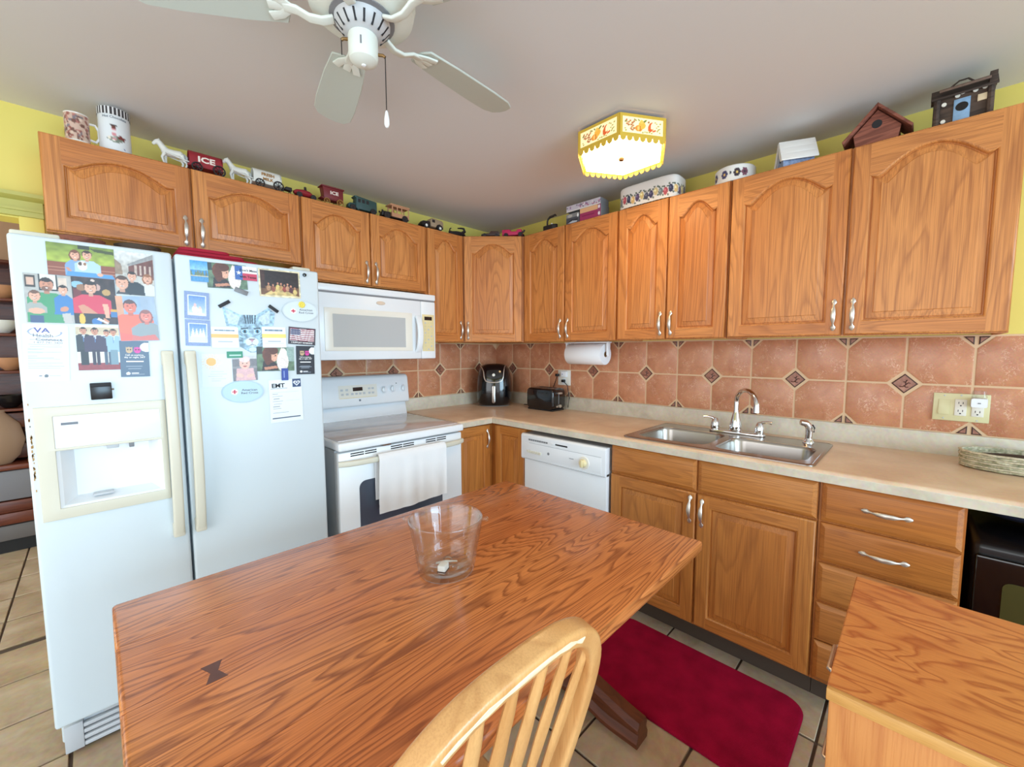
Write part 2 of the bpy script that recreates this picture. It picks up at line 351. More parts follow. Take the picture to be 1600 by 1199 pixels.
# ------------------------------------------------------------------ painted flat prints
class Paint:
    def __init__(s, U, V, asp): s.U = U; s.V = V; s.asp = asp; s.C = np.ones((len(U), 3))
    def bg(s, c): s.C[:] = np.array(c)/255.; return s
    def put(s, m, c, a=1.0): s.C[m] = s.C[m]*(1-a)+np.array(c)/255.*a; return s
    def rect(s, x0, y0, x1, y1, c, a=1.0): return s.put((s.U >= x0) & (s.U <= x1) & (s.V >= y0) & (s.V <= y1), c, a)
    def ell(s, cx, cy, rx, ry, c, a=1.0, rot=0):
        dx = (s.U-cx); dy = (s.V-cy)*s.asp; co, si = math.cos(R(rot)), math.sin(R(rot))
        x = dx*co+dy*si; y = -dx*si+dy*co
        return s.put((x/rx)**2+(y/(ry*s.asp))**2 <= 1, c, a)
    def poly(s, pts, c, a=1.0):
        m = np.zeros(len(s.U), bool); n = len(pts)
        for i in range(n):
            x0, y0 = pts[i]; x1, y1 = pts[(i+1) % n]
            if y0 == y1: continue
            k = ((y0 > s.V) != (y1 > s.V)) & (s.U < (x1-x0)*(s.V-y0)/(y1-y0)+x0); m ^= k
        return s.put(m, c, a)
    def grad(s, y0, y1, c0, c1):
        t = np.clip((s.V-y0)/(y1-y0), 0, 1)[:, None]; k = (s.V >= y0) & (s.V <= y1)
        col = (np.array(c0)*(1-t)+np.array(c1)*t)/255.; s.C[k] = col[k]; return s
    def noise(s, amt, f=30, seed=0):
        rs = np.random.RandomState(seed); g = rs.rand(f+2, f+2)
        x = s.U*f; y = s.V*f; i = x.astype(int); j = y.astype(int); fx = (x-i)[:, None]; fy = (y-j)[:, None]
        g = g[..., None]
        n = (g[j, i]*(1-fx)+g[j, i+1]*fx)*(1-fy)+(g[j+1, i]*(1-fx)+g[j+1, i+1]*fx)*fy
        s.C = np.clip(s.C*(1+amt*(n-.5)*2), 0, 1); return s
    def person(s, cx, cy, h, skin, hair, shirt=None, long=False, wide=1.25, bottom=1.0, beard=False, sleeves=None):
        """head of height h centred at cx,cy; shoulders and torso run to bottom"""
        w = h*.38*s.asp
        if long: s.ell(cx, cy+h*.06, w*1.32, h*.72, hair)
        if shirt:
            sh = w*wide*1.9; y0 = cy+h*.62
            s.poly([(cx-sh*.45, y0), (cx+sh*.45, y0), (cx+sh, y0+h*.45), (cx+sh*1.05, bottom), (cx-sh*1.05, bottom), (cx-sh, y0+h*.45)], shirt)
            if sleeves: s.poly([(cx-sh, y0+h*.9), (cx-sh*.7, y0+h*.9), (cx-sh*.1, bottom-.04), (cx-sh*.5, bottom)], sleeves).poly([(cx+sh, y0+h*.9), (cx+sh*.7, y0+h*.9), (cx+sh*.2, bottom-.04), (cx+sh*.6, bottom)], sleeves)
            s.rect(cx-w*.4, cy+h*.3, cx+w*.4, y0+h*.12, [int(v*.88) for v in skin])
        s.ell(cx, cy-h*.12, w*1.12, h*.5, hair); s.ell(cx, cy, w, h*.5, skin)
        s.ell(cx, cy-h*.40, w*.80, h*.15, hair)
        if beard: s.ell(cx, cy+h*.3, w*.8, h*.22, [int(v*.62) for v in skin])
        dk = [int(v*.35) for v in skin]
        s.ell(cx-w*.4, cy-h*.05, w*.15, h*.035, dk); s.ell(cx+w*.4, cy-h*.05, w*.15, h*.035, dk); s.rect(cx-w*.58, cy-h*.145, cx-w*.2, cy-h*.12, [int(v*.6) for v in skin]).rect(cx+w*.2, cy-h*.145, cx+w*.58, cy-h*.12, [int(v*.6) for v in skin]).ell(cx+w*.55, cy+h*.1, w*.42, h*.36, [int(v*.93) for v in skin], .5)
        s.ell(cx, cy+h*.09, w*.13, h*.07, [int(v*.82) for v in skin]); s.ell(cx, cy+h*.25, w*.36, h*.045, [int(v*.55) for v in skin]).ell(cx, cy+h*.24, w*.30, h*.025, (246, 232, 226))
        return s
def print_mesh(name, w, h, paint, res=.0016, mask=None, thick=.0008, mat='print', mats2=None):
    nx, ny = max(4, int(w/res)), max(4, int(h/res))
    u = np.linspace(0, 1, nx+1); v = np.linspace(0, 1, ny+1); U, V = np.meshgrid(u, v); U = U.ravel(); V = V.ravel()
    P = Paint(U, V, h/w); paint(P); C = np.clip(P.C, 0, 1)
    lc = np.where(C <= .04045, C/12.92, ((C+.055)/1.055)**2.4)
    X = (U-.5)*w; Z = (.5-V)*h
    n = len(U)
    idx = np.arange(n).reshape(ny+1, nx+1)
    uc = (u[:-1]+u[1:])/2; vc = (v[:-1]+v[1:])/2; UC, VC = np.meshgrid(uc, vc)
    keep = np.ones((ny, nx), bool) if mask is None else mask(UC, VC)
    verts = [(X[i], -thick, Z[i]) for i in range(n)]+[(X[i], 0, Z[i]) for i in range(n)]
    faces = []
    for j in range(ny):
        for i in range(nx):
            if not keep[j, i]: continue
            a, b_, c, d = int(idx[j, i]), int(idx[j, i+1]), int(idx[j+1, i+1]), int(idx[j+1, i])
            faces.append((d, c, b_, a))
            for (dj, di, p, q) in ((-1, 0, a, b_), (1, 0, c, d), (0, -1, d, a), (0, 1, b_, c)):
                jj, ii = j+dj, i+di
                if not (0 <= jj < ny and 0 <= ii < nx and keep[jj, ii]): faces.append((p, q, q+n, p+n))
    me = bpy.data.meshes.new(name); me.from_pydata(verts, [], faces)
    at = me.color_attributes.new('Col', 'FLOAT_COLOR', 'POINT')
    a4 = np.ones((2*n, 4)); a4[:n, :3] = lc; a4[n:, :3] = lc; at.data.foreach_set('color', a4.ravel())
    bm = bmesh.new(); bm.from_mesh(me)
    for vv in [q for q in bm.verts if not q.link_faces]: bm.verts.remove(vv)
    bm.to_mesh(me); bm.free()
    me.materials.append(M[mat]); return me

# ================================================================== ROOM
ZC = 2.321
floor = struct('floor', MB().box(-4.4, .12, -4.4, 2.3, -.06, -.007), 'floor_grout', 'floor of square taupe tiles with dark grout')
tile_me = mesh_of('tile', MB().box(-.1445, .1445, -.1445, .1445, -.009, 0), 'floor_tile', bevel=.002, seg=1)
for i in range(12):
    for j in range(15):
        x = -.78-.299*i+.1495; y = .112-.298*j
        if x > -.53 and y < -.3: continue
        if x < -4.3 or y < -4.3: continue
        if x > -2.5 and y > -.55: continue
        if x > -1.0 and y < -3.6: continue
        if x > -.5: continue
        t = bpy.data.objects.new('tile', tile_me); COL.objects.link(t); t.parent = floor; t.location = (x, y, random.uniform(-.0006, .0004))
for i in range(5):
    for j in range(7):
        t = bpy.data.objects.new('tile', tile_me); COL.objects.link(t); t.parent = floor; t.location = (-2.68-.298*i, .43+.29*j, random.uniform(-.0006, .0004)); t.scale = (1, .965, 1)
obj('threshold_strip', MB().box(-3.7, -2.62, .246, .268, -.008, .003), 'toe', floor)
ceiling = struct('ceiling', MB().box(-4.4, .12, -4.4, 2.3, ZC, ZC+.08), 'ceiling', 'smooth pale grey ceiling')
wl = struct('wall_left', MB().cells([-4.4, -3.7, -2.62, 0], [0, 1.88, ZC], lambda i, j: not (i == 1 and j == 0), 0, .12, 'xz'), 'yellow', 'yellow painted wall behind the range and refrigerator')
wr = struct('wall_right', MB().box(0, .12, -4.4, .12, 0, ZC), 'yellow', 'yellow painted wall above the sink counter')
wf = struct('wall_far', MB().cells([-4.4, -2.85, -2.72, .12], [0, 1.15, 1.62, ZC], lambda i, j: not (i == 1 and j == 1), 2.18, 2.3, 'xz'), plain('far_wall_paint', (196, 160, 132), .7), 'wall of the room beyond the doorway')
wbk = struct('wall_back', MB().cells([-4.4, -4.15, -.45, .12], [0, .02, 2.12, ZC], lambda i, j: not (i == 1 and j in (0, 1)), -4.4, -4.32, 'xz'), 'yellow', 'wall behind the camera with a wide patio opening')
wsd = struct('wall_side', MB().cells([-4.32, -4.0, -.25, 0], [0, .02, 2.12, ZC], lambda i, j: not (i == 1 and j in (0, 1)), -4.4, -4.32, 'yz'), 'yellow', 'side wall left of the camera with a wide opening')
# doorway casing, painted the yellow green of the wall
tr = struct('trim_1', MB().box(-3.78, -2.552, -.022, 0, 1.885, 1.965), 'trim_green', 'moulded yellow green head casing over the doorway')
obj('moulding', MB().prism([(-.022, 1.945), (-.046, 1.958), (-.046, 1.972), (0, 1.972), (0, 1.945)], 'x', -3.8, -2.54), 'trim_green', tr)
obj('bead', MB().box(-3.78, -2.552, -.03, -.02, 1.905, 1.915), 'trim_green', tr)
struct('trim_2', MB().box(-2.62, -2.552, -.018, 0, 0, 1.885), 'yellow', 'yellow side casing of the doorway', bevel=.004)
# window of the far room
wn = struct('window_1', MB().cells([-2.85, -2.83, -2.74, -2.72], [1.15, 1.17, 1.60, 1.62], lambda i, j: not (i == 1 and j == 1), 2.17, 2.22, 'xz'), 'white_matte', 'bright far window seen past the refrigerator')
obj('pane', MB().box(-2.83, -2.74, 2.19, 2.195, 1.17, 1.60), 'clear', wn)
obj('glazing_bar', MB().box(-2.83, -2.74, 2.18, 2.2, 1.38, 1.39), 'white_matte', wn)

# wall tiles: 20 cm terracotta squares with clipped corners round diamond inlays
GH = .0042
def build_tiles(wall, P, off, pitch, kmax, ulim, zlo=1.004, zhi=1.4, zm=1.2, n0=0):
    """P(u,w,z): distance from corner, distance out of wall, height"""
    def put(name, poly, d0, d1, mats, extra=None):
        mb = MB(); n = len(poly)
        uc = sum(p[0] for p in poly)/n; zc = sum(p[1] for p in poly)/n
        O = P(uc, 0, zc)
        def rel(u, w, z): q = P(u, w, z); return (q[0]-O[0], q[1]-O[1], q[2]-O[2])
        s = .0035
        A = [rel(u, d0, z) for u, z in poly]; B_ = [rel(u, d1-.0015, z) for u, z in poly]
        C_ = [rel(uc+(u-uc)*(1-s/max(.02, abs(u-uc)+1e-6)) if abs(u-uc) > .01 else u, d1, zc+(z-zc)*(1-s/max(.02, abs(z-zc)+1e-6)) if abs(z-zc) > .01 else z) for u, z in poly]
        mb.loft([A, B_, C_], 0, False, True)
        if extra: extra(mb, rel, uc, zc)
        return obj(name, mb, mats, wall, loc=O, angle=30)
    ks = list(range(0, kmax+1)); us = [0.0]+[off+pitch*k for k in ks if off+pitch*k > .02]+[]
    kk = [0]+[k for k in ks if off+pitch*k > .02]
    for a in range(len(us)-1):
        u0, u1 = us[a], min(us[a+1], ulim)
        if u0 >= ulim-.02: break
        k0, k1 = kk[a], kk[a+1]
        for lower in (True, False):
            z0, z1 = (zlo, zm) if lower else (zm, zhi)
            zi, ze = (z1, z0) if lower else (z0, z1)       # seam side, edge side
            def corner(k, seam):
                return .056 if (k % 2 == 1 and seam) else (.05 if (k % 2 == 0 and not seam) else 0)
            g = GH; ul, ur = u0+g, u1-g; b_, t = z0+g, z1-g
            poly = []
            for (u, z, k, du, dz) in ((ul, b_, k0, 1, 1), (ur, b_, k1, -1, 1), (ur, t, k1, -1, -1), (ul, t, k0, 1, -1)):
                seam = abs(z-zm) < .01; c = corner(k, seam)
                if u1 == ulim and k == k1: c = 0
                if c == 0: poly.append((u, z))
                elif (du > 0) == (dz > 0): poly += [(u, z+dz*(c-g)), (u+du*(c-g), z)]
                else: poly += [(u+du*(c-g), z), (u, z+dz*(c-g))]
            # keep order counter clockwise
            cx = sum(p[0] for p in poly)/len(poly); cz = sum(p[1] for p in poly)/len(poly)
            poly.sort(key=lambda p: math.atan2(p[1]-cz, p[0]-cx))
            put('tile', poly, .003, .0068, 'tile')
    def curl(mb, rel, uc, zc):
        def dia(h, d0, d1, mi):
            q = [(uc+h, zc), (uc, zc+h), (uc-h, zc), (uc, zc-h)]
            mb.loft([[rel(u, d0, z) for u, z in q], [rel(u, d1, z) for u, z in q]], mi, False, True)
        dia(.036, .0068, .0076, 1)
        for pts in ([(-.016, -.012), (-.006, -.014), (.004, -.006), (.004, .006), (-.004, .008)], [(.004, -.004), (.012, .004), (.018, .002)], [(-.002, -.008), (.006, -.016), (.012, -.014)], [(.002, .006), (.008, .016)]):
            mb.sweep([rel(uc+x, .0076, zc+z) for x, z in pts], circ(4, .0018), hint=tuple(Vector(rel(uc, 1, zc))-Vector(rel(uc, 0, zc))), mi=0)
    for k in ks:
        u = off+pitch*k
        if u < .02 or u > ulim-.03: continue
        if k % 2 == 1:
            h = .042; put('accent_tile', [(u+h, zm), (u, zm+h), (u-h, zm), (u, zm-h)], .003, .0068, ['tile_line', 'tile_dark'], curl)
        else:
            for sgn in (-1, 1):
                for ze, d in ((zlo+.003, 1), (zhi-.003, -1)):
                    a = .006*sgn; h = .036*sgn
                    pl = [(u+a, ze), (u+h, ze), (u+a, ze+d*.033)]
                    cx = sum(p[0] for p in pl)/3; cz = sum(p[1] for p in pl)/3; pl.sort(key=lambda p: math.atan2(p[1]-cz, p[0]-cx))
                    put('accent_tile', pl, .003, .0068, ['tile_line', 'tile_dark'], lambda mb, rel, uc, zc, pl=pl: mb.loft([[rel(uc+(p[0]-uc)*.6, .0068, zc+(p[1]-zc)*.6) for p in pl], [rel(uc+(p[0]-uc)*.6, .0077, zc+(p[1]-zc)*.6) for p in pl]], 1, False, True))
obj('grout_bed', MB().box(-1.74, 0, -.004, 0, .93, 1.4035), 'grout', wl)
obj('grout_bed', MB().box(-.004, 0, -3.2, 0, .93, 1.4035), 'grout', wr)
build_tiles(wl, lambda u, w, z: (-u, -w, z), 0.0, .1972, 9, 1.735)
build_tiles(wr, lambda u, w, z: (-w, -u, z), .0085, .1966, 16, 3.15)

# ================================================================== CABINETS
def contour(x0, x1, z0, zs, arch, n=30):
    pts = [(x0, z0), (x1, z0)]
    if not arch: return pts+[(x1, zs), (x0, zs)]
    for i in range(n+1):
        t = 1-i/n; u = abs(2*t-1)
        h = .10*arch*((u-.88)/.12)**1.4 if u > .88 else arch*(1-math.cos(PI*(1-u/.88)**(.62 if x1-x0 > .24 else .74)))/2
        pts.append((x0+(x1-x0)*t, zs+h))
    return pts
T = .02
def door_meshes(w, h, arch=0, sw=.052, rail=.052, mv=0, panel_mats=None):
    """frame: stiles with upright grain (0), rails with level grain (1); front towards -y"""
    x0, x1 = sw, w-sw; z0 = rail; zs = h-rail-arch
    c = contour(x0, x1, z0, zs, arch)
    fr = MB(); e = .006
    def face(pts, mi): fr.add([(x, -T, z) for x, z in pts], [tuple(range(len(pts)))], mi)
    # stiles
    top_r = c[2][1]; top_l = c[-1][1]
    face([(e, e), (x0, e), (x0, z0), (x0, top_l), (x0, h-e), (e, h-e)], 0)
    face([(x1, e), (w-e, e), (w-e, h-e), (x1, h-e), (x1, top_r), (x1, z0)], 0)
    face([(x0, e), (x1, e), (x1, z0), (x0, z0)], 1)
    tp = c[2:]
    for i in range(len(tp)-1):
        (xa, za), (xb, zb) = tp[i], tp[i+1]; face([(xb, zb), (xa, za), (xa, h-e), (xb, h-e)], 1)
    # rounded outer edge and sides
    def rect(d, y): return [(d, y, d), (w-d, y, d), (w-d, y, h-d), (d, y, h-d)]
    fr.loft([rect(e, -T), rect(.0018, -T+.0022), rect(0, -T+.007), rect(0, 0)], 0, False, True)
    # beaded inner edge
    loops = [[(x, y, z) for x, z in contour(x0+d, x1-d, z0+d, zs-d, arch)] for d, y in ((0, -T), (.003, -T+.0012), (.0055, -T+.004), (.0068, -T+.0125))]
    fr.loft(loops, 0, False, False)
    pm = MB()
    loops = [[(x, y, z) for x, z in contour(x0+d, x1-d, z0+d, zs-d, arch)] for d, y in ((.006, -T+.0125), (.0095, -T+.0125), (.012, -T+.0095), (.034, -T+.0042), (.036, -T+.0018))]
    pm.loft(loops, 0, False, False)
    last = loops[-1]; yc = last[0][1]; zb_ = last[0][2]; tp2 = last[2:]          # raised field as upright strips
    for (xa, _, za), (xb, _, zb2) in zip(tp2, tp2[1:]): pm.add([(xb, yc, zb_), (xa, yc, zb_), (xa, yc, za), (xb, yc, zb2)], [(0, 1, 2, 3)])
    return fr, pm
def handle_mesh(L=.128):
    """satin bow pull with spoon ends, upright, base plane y=0, projects to -y"""
    mb = MB()
    z = [-.5, -.44, -.38, -.33, -.27, -.16, 0, .16, .27, .33, .38, .44, .5]
    y = [-.003, -.005, -.006, -.009, -.014, -.021, -.025, -.021, -.014, -.009, -.006, -.005, -.003]
    rx = [.003, .0086, .0090, .0042, .0038, .0075, .0086, .0075, .0038, .0042, .0090, .0086, .003]
    ry = [.002, .004, .0045, .0034, .003, .0035, .004, .0035, .003, .0034, .0045, .004, .002]
    mb.sweep([(0, b_, a*L) for a, b_ in zip(z, y)], circ(10, 1), hint=(0, -1, 0), scales=[(a, b_) for a, b_ in zip(rx, ry)])
    return mesh_of('handle', mb, 'nickel')
HND = handle_mesh()
def add_handle(door, x, z, level=False):
    o = bpy.data.objects.new('handle', HND); COL.objects.link(o); o.parent = door; o.location = (x, -T, z)
    if level: o.rotation_euler = (0, PI/2, 0)
    o['label'] = 'satin nickel bow pull'
    return o
def add_door(root, x, z, y, w, h, arch=0, hx=None, hz=None, mats=('oak_v', 'oak_h'), sw=.052, rot=0):
    fr, pm = door_meshes(w, h, arch, sw)
    d = obj('door', fr, list(mats), root, loc=(x, y, z), rot=(0, 0, rot), angle=50)
    obj('panel', pm, mats[0], d, angle=25)
    if hx is not None: add_handle(d, hx, hz)
    return d
def add_drawer(root, x, z, y, w, h, mats='base_h', handle=True, name='drawer'):
    mb = MB()
    def rect(d, yy): return [(d, yy, d), (w-d, yy, d), (w-d, yy, h-d), (d, yy, h-d)]
    mb.loft([rect(0, 0), rect(0, -.010), rect(.002, -.0125), rect(.014, -.0195), rect(.016, -.02)], 0, True, True)
    d = obj(name, mb, mats, root, loc=(x, y, z), angle=18)
    if handle: add_handle(d, w/2, h*.5, True)
    return d
D = .3004; FY = -(D-T)
ZT, ZB = 2.143, 1.4015
def upper(label, loc, rotz, W, zb, doors, left_open=0):
    r = thing('wall_cabinet', label, 'cabinet', loc=(loc[0], loc[1], zb), rotz=rotz, group='oak wall cabinets')
    H = ZT-zb
    mb = MB().box(.0015, W-.0015, FY+.001, -.002, .012, H-.002)
    mb.box(.0015, W-.0015, FY+.001, FY+.02, 0, .012).box(.0015, .016, FY+.02, -.002, 0, .012).box(W-.016, W-.0015, FY+.02, -.002, 0, .012)
    obj('carcass', mb, 'oak_v', r)
    for (x, w, hs, arch) in doors:
        hx = None if hs is None else (w-.026 if hs > 0 else .026)
        add_door(r, x, .004, FY, w, H-.008, arch, hx, .082 if H > .5 else .075)
    return r
upper('low wide oak cabinet over the refrigerator with two arched doors', (-2.5389, 0), 0, .8855, 1.7896, [(.003, .433, 1, .052), (.441, .4395, -1, .055)])
upper('short oak cabinet over the white microwave with two arched doors', (-1.6534, 0), 0, .7578, 1.7209, [(.006, .368, 1, .066), (.380, .372, -1, .066)])
upper('narrow one-door oak cabinet between microwave and corner cabinet', (-.8956, 0), 0, .3067, ZB, [(.012, .288, 1, .066)])
# corner cabinet with a diagonal door
cc = thing('wall_cabinet', 'diagonal oak corner cabinet with one arched door', 'cabinet', loc=(0, 0, ZB), group='oak wall cabinets')
s = .5889; q = D-T
obj('carcass', MB().prism([(-.002, -.002), (-s+.001, -.002), (-s+.001, -q), (-q, -s+.001), (-.002, -s+.001)], 'z', .004, ZT-ZB-.002), 'oak_v', cc)
dl = math.hypot(s-q, s-q)
n45 = Vector((-1, -1, 0)).normalized()
st = Vector((-s, -q, .004))+n45*.001+Vector((1, -1, 0)).normalized()*.016
d = add_door(cc, st.x, st.z, st.y, dl-.032, ZT-ZB-.008, .066, .026, .082, rot=-PI/4)
upper('oak cabinet with paper towel holder beneath, right of the corner cabinet', (0, -.5889), -PI/2, .7485, ZB, [(.020, .346, 1, .064), (.374, .369, -1, .064)])
upper('narrower two-door oak cabinet under the fruit casserole, left of the widest doors', (0, -1.3374), -PI/2, .5931, ZB, [(.006, .286, 1, .062), (.297, .291, -1, .062)])
upper('widest oak wall cabinet with birdhouses on top, at the right end', (0, -1.9305), -PI/2, .882, ZB, [(.006, .432, 1, .078), (.446, .432, -1, .078)])

# base cabinets --------------------------------------------------------------------
FX = .618; KX = .5418; ZD = .112; ZCB = .8725
bm = ('base_v', 'base_h')
cb = thing('base_cabinet', 'oak corner base cabinet with two narrow doors meeting beside the range', 'cabinet', group='oak base cabinets')
c_ = FX-T
obj('carcass', MB().prism([(-.919, -.004), (-.919, -c_), (-c_, -c_), (-c_, -.905), (-.004, -.905), (-.004, -.004)], 'z', .10, ZCB-.002), 'base_v', cb)
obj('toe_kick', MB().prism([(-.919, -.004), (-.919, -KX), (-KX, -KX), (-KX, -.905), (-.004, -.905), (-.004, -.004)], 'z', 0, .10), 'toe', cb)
add_door(cb, -.916, ZD, -c_, .278, .75, 0, .25, .66, bm, sw=.05)
add_door(cb, -c_, ZD, -.640, .262, .75, 0, None, None, bm, sw=.05, rot=-PI/2)
def base(label, y0, W):
    r = thing('base_cabinet', label, 'cabinet', loc=(0, y0, 0), rotz=-PI/2, group='oak base cabinets')
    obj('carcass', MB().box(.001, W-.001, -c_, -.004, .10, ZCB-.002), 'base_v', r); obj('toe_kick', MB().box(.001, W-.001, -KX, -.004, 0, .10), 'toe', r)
    return r
sb = thing('base_cabinet', 'oak sink base cabinet with two large doors under false drawer fronts', 'cabinet', loc=(0, -1.5029, 0), rotz=-PI/2, group='oak base cabinets')
W = .8653
obj('carcass', MB().box(.001, .018, -c_, -.004, .10, ZCB-.002).box(W-.018, W-.001, -c_, -.004, .10, ZCB-.002).box(.018, W-.018, -c_, -.004, .10, .118).box(.018, W-.018, -.02, -.004, .118, ZCB-.2).box(.018, W-.018, -c_, -c_+.02, .69, ZCB-.002).box(W/2-.02, W/2+.02, -c_, -c_+.02, .118, .69), 'base_v', sb)
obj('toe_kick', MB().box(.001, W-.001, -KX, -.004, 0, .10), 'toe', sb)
for x, w in ((.006, .425), (.438, .424)):
    add_drawer(sb, x, .724, -c_, w, .140, handle=False, name='false_drawer_front')
add_door(sb, .006, ZD, -c_, .425, .604, 0, .425-.022, .528, bm)
add_door(sb, .438, ZD, -c_, .424, .604, 0, .022, .522, bm)
db = base('oak drawer base cabinet with a stack of five drawers', -2.3682, .3655)
for k, z in enumerate((.724, .573, .421, .268, .112)):
    add_drawer(db, .009, z, -c_, .350, .143 if k < 4 else .150, handle=k < 2)

# counter ---------------------------------------------------------------------------
ct = thing('countertop', 'beige laminate L-shaped countertop with a low splash, around the corner', 'countertop', loc=(0, 0, ZCB))
ZTOP = .914-ZCB
isf = lambda a, b_: (a.x < -.634 and b_.x < -.634) and a.z > .001 and b_.z > .001
ys = [-3.4, -2.335, -1.577, -.635]; xs = [-.635, -.598, -.128, -.018]
mb = MB().cells(xs, ys, lambda i, j: not (i == 1 and j == 1), 0, ZTOP)
mb.prism([(-.635, -.635), (-.018, -.635), (-.018, -.018)], 'z', 0, ZTOP)
obj('worktop', mb, 'counter', ct, bevel=.012, seg=3, bevel_sel=isf)
isl = lambda a, b_: a.y < -.634 and b_.y < -.634 and a.z > .001 and b_.z > .001
obj('worktop', MB().prism([(-.9205, -.018), (-.9205, -.635), (-.6352, -.635), (-.0182, -.018)], 'z', 0, ZTOP), 'counter', ct, bevel=.012, seg=3, bevel_sel=isl)
# front edge strips in the paler splash colour: daylight on them painted in
obj('daylit_front_edge', MB().box(-.6375, -.6345, -3.4, -.6378, -.001, ZTOP-.011), 'splash', ct, bevel=.0012, seg=1)
obj('daylit_front_edge', MB().box(-.9205, -.6378, -.6375, -.6345, -.001, ZTOP-.011), 'splash', ct, bevel=.0012, seg=1)
obj('backsplash', MB().box(-.018, -.0045, -3.4, -.018, 0, 1.004-ZCB), 'splash', ct, bevel=.003)
obj('backsplash', MB().box(-.9205, -.0045, -.018, -.0045, 0, 1.004-ZCB), 'splash', ct, bevel=.003)

# sink --------------------------------------------------------------------------------
sk = thing('sink', 'stainless double-bowl sink set into the beige counter', 'sink', loc=(0, 0, .914))
b1 = (-.555, -.225, -1.94, -1.603); b2 = (-.565, -.268, -2.315, -1.975)
mb = MB()
X0, X1, Y0, Y1 = -.612, -.112, -2.349, -1.563; mid = -1.957
def bowl_cell(cell, b_, depth):
    x0, x1, y0, y1 = cell; L = rrect(b_[0], b_[1], b_[2], b_[3], .06, 6); n = len(L)
    cz = [(x1, y1), (x0, y1), (x0, y0), (x1, y0)]; z = .0065
    for q in range(4):
        idx = list(range(q*7, q*7+7))
        for a in range(6): mb.add([(*cz[q], z), (*L[idx[a]], z), (*L[idx[a+1]], z)], [(0, 1, 2)])
        nxt = ((q+1) % 4)*7; mb.add([(*cz[q], z), (*L[idx[6]], z), (*L[nxt], z), (*cz[(q+1) % 4], z)], [(0, 1, 2, 3)])
    lo = [[(x, y, z) for x, y in L]]
    for d, zz in ((.003, .003), (.006, -.01), (.014, -depth+.03), (.022, -depth+.008), (.04, -depth)):
        lo.append([(x, y, zz) for x, y in rrect(b_[0]+d, b_[1]-d, b_[2]+d, b_[3]-d, .055, 6)])
    mb.loft(lo, 0, False, True)
bowl_cell((X0+.012, X1-.012, mid, Y1-.012), b1, .165); bowl_cell((X0+.012, X1-.012, Y0+.012, mid), b2, .165)
ro = [rrect(X0-a+.0, X1+a, Y0-a, Y1+a, .03, 4) for a in (0, -.006)]
mb.loft([[(x, y, .0003) for x, y in ro[0]], [(x, y, .005) for x, y in ro[0]], [(x, y, .0075) for x, y in ro[1]], [(x, y, .0065) for x, y in rrect(X0+.012, X1-.012, Y0+.012, Y1-.012, .004, 4)]], 0, False, False)
obj('basin', mb, 'steel', sk, angle=40)
for b_ in (b1, b2):
    obj('drain', MB().lathe([(0, -.158), (.022, -.158), (.03, -.161), (.04, -.1645), (.042, -.166)], ((b_[0]+b_[1])/2, (b_[2]+b_[3])/2, 0), 20), 'chrome', sk)
fc = thing('faucet', 'chrome gooseneck faucet with two lever handles behind the sink', 'faucet', loc=(-.165, -1.955, .9205))
obj('base_plate', MB().prism(rrect(-.027, .027, -.135, .125, .026, 5), 'z', 0, .012), 'chrome', fc, bevel=.004)
sp = MB().lathe([(.027, .012), (.03, .02), (.028, .045), (.022, .075), (.014, .105), (.0115, .12)], seg=18)
dv = Vector((-.14, -.125, 0)); pts = [(0, 0, .115), (0, 0, .16)]
for k in range(13):
    a = PI*k/12*1.05; u = (1-math.cos(a))/2; pts.append((dv.x*u, dv.y*u, .165+.065*math.sin(a)))
pts.append((dv.x*1.0, dv.y*1.0, .135))
sp.tube(pts, [.0115]*(len(pts)-3)+[.012, .014, .0155], 12, hint=(.6, -.7, .2))
obj('spout', sp, 'chrome', fc)
for sg, y in ((1, .098), (-1, -.108)):
    hb = MB().lathe([(.02, .012), (.022, .02), (.02, .045), (.014, .062), (.009, .07), (0, .072)], (0, y, 0), 16)
    hb.tube([(0, y, .055), (-.004, y+sg*.012, .07), (-.008, y+sg*.035, .0745), (-.01, y+sg*.055, .072)], [.010, .007, .0055, .0075], 10)
    obj('lever', hb, 'chrome', fc)
sr = thing('spray_hose', 'chrome side sprayer at the right rear of the sink', 'sprayer', loc=(-.165, -2.262, .9205))
obj('holder', MB().lathe([(.023, 0), (.023, .004), (.017, .012), (.015, .02)], seg=16), 'chrome', sr)
obj('spray_head', MB().tube([(0, 0, .015), (0, 0, .05), (0, .0, .075), (-.008, .012, .09), (-.018, .03, .094)], [.014, .0145, .016, .0155, .013], 12), 'chrome', sr)
obj('trigger', MB().tube([(0, -.012, .085), (.004, -.02, .07), (.002, -.018, .05)], .003, 6), 'black', sr)

# ================================================================== APPLIANCES
# refrigerator ------------------------------------------------------------------------
FD = -.70                                   # door face
fr = thing('refrigerator', 'white side-by-side refrigerator covered with photos and magnets', 'refrigerator', loc=(-2.165, -.35, 0))
def lx(x): return x+2.165
def ly(y): return y+.35
obj('body', MB().box(lx(-2.592), lx(-1.733), ly(-.622), ly(-.03), .03, 1.685), 'white_tex', fr, bevel=.006)
fil = lambda i, j: not (i == 1 and j == 1)
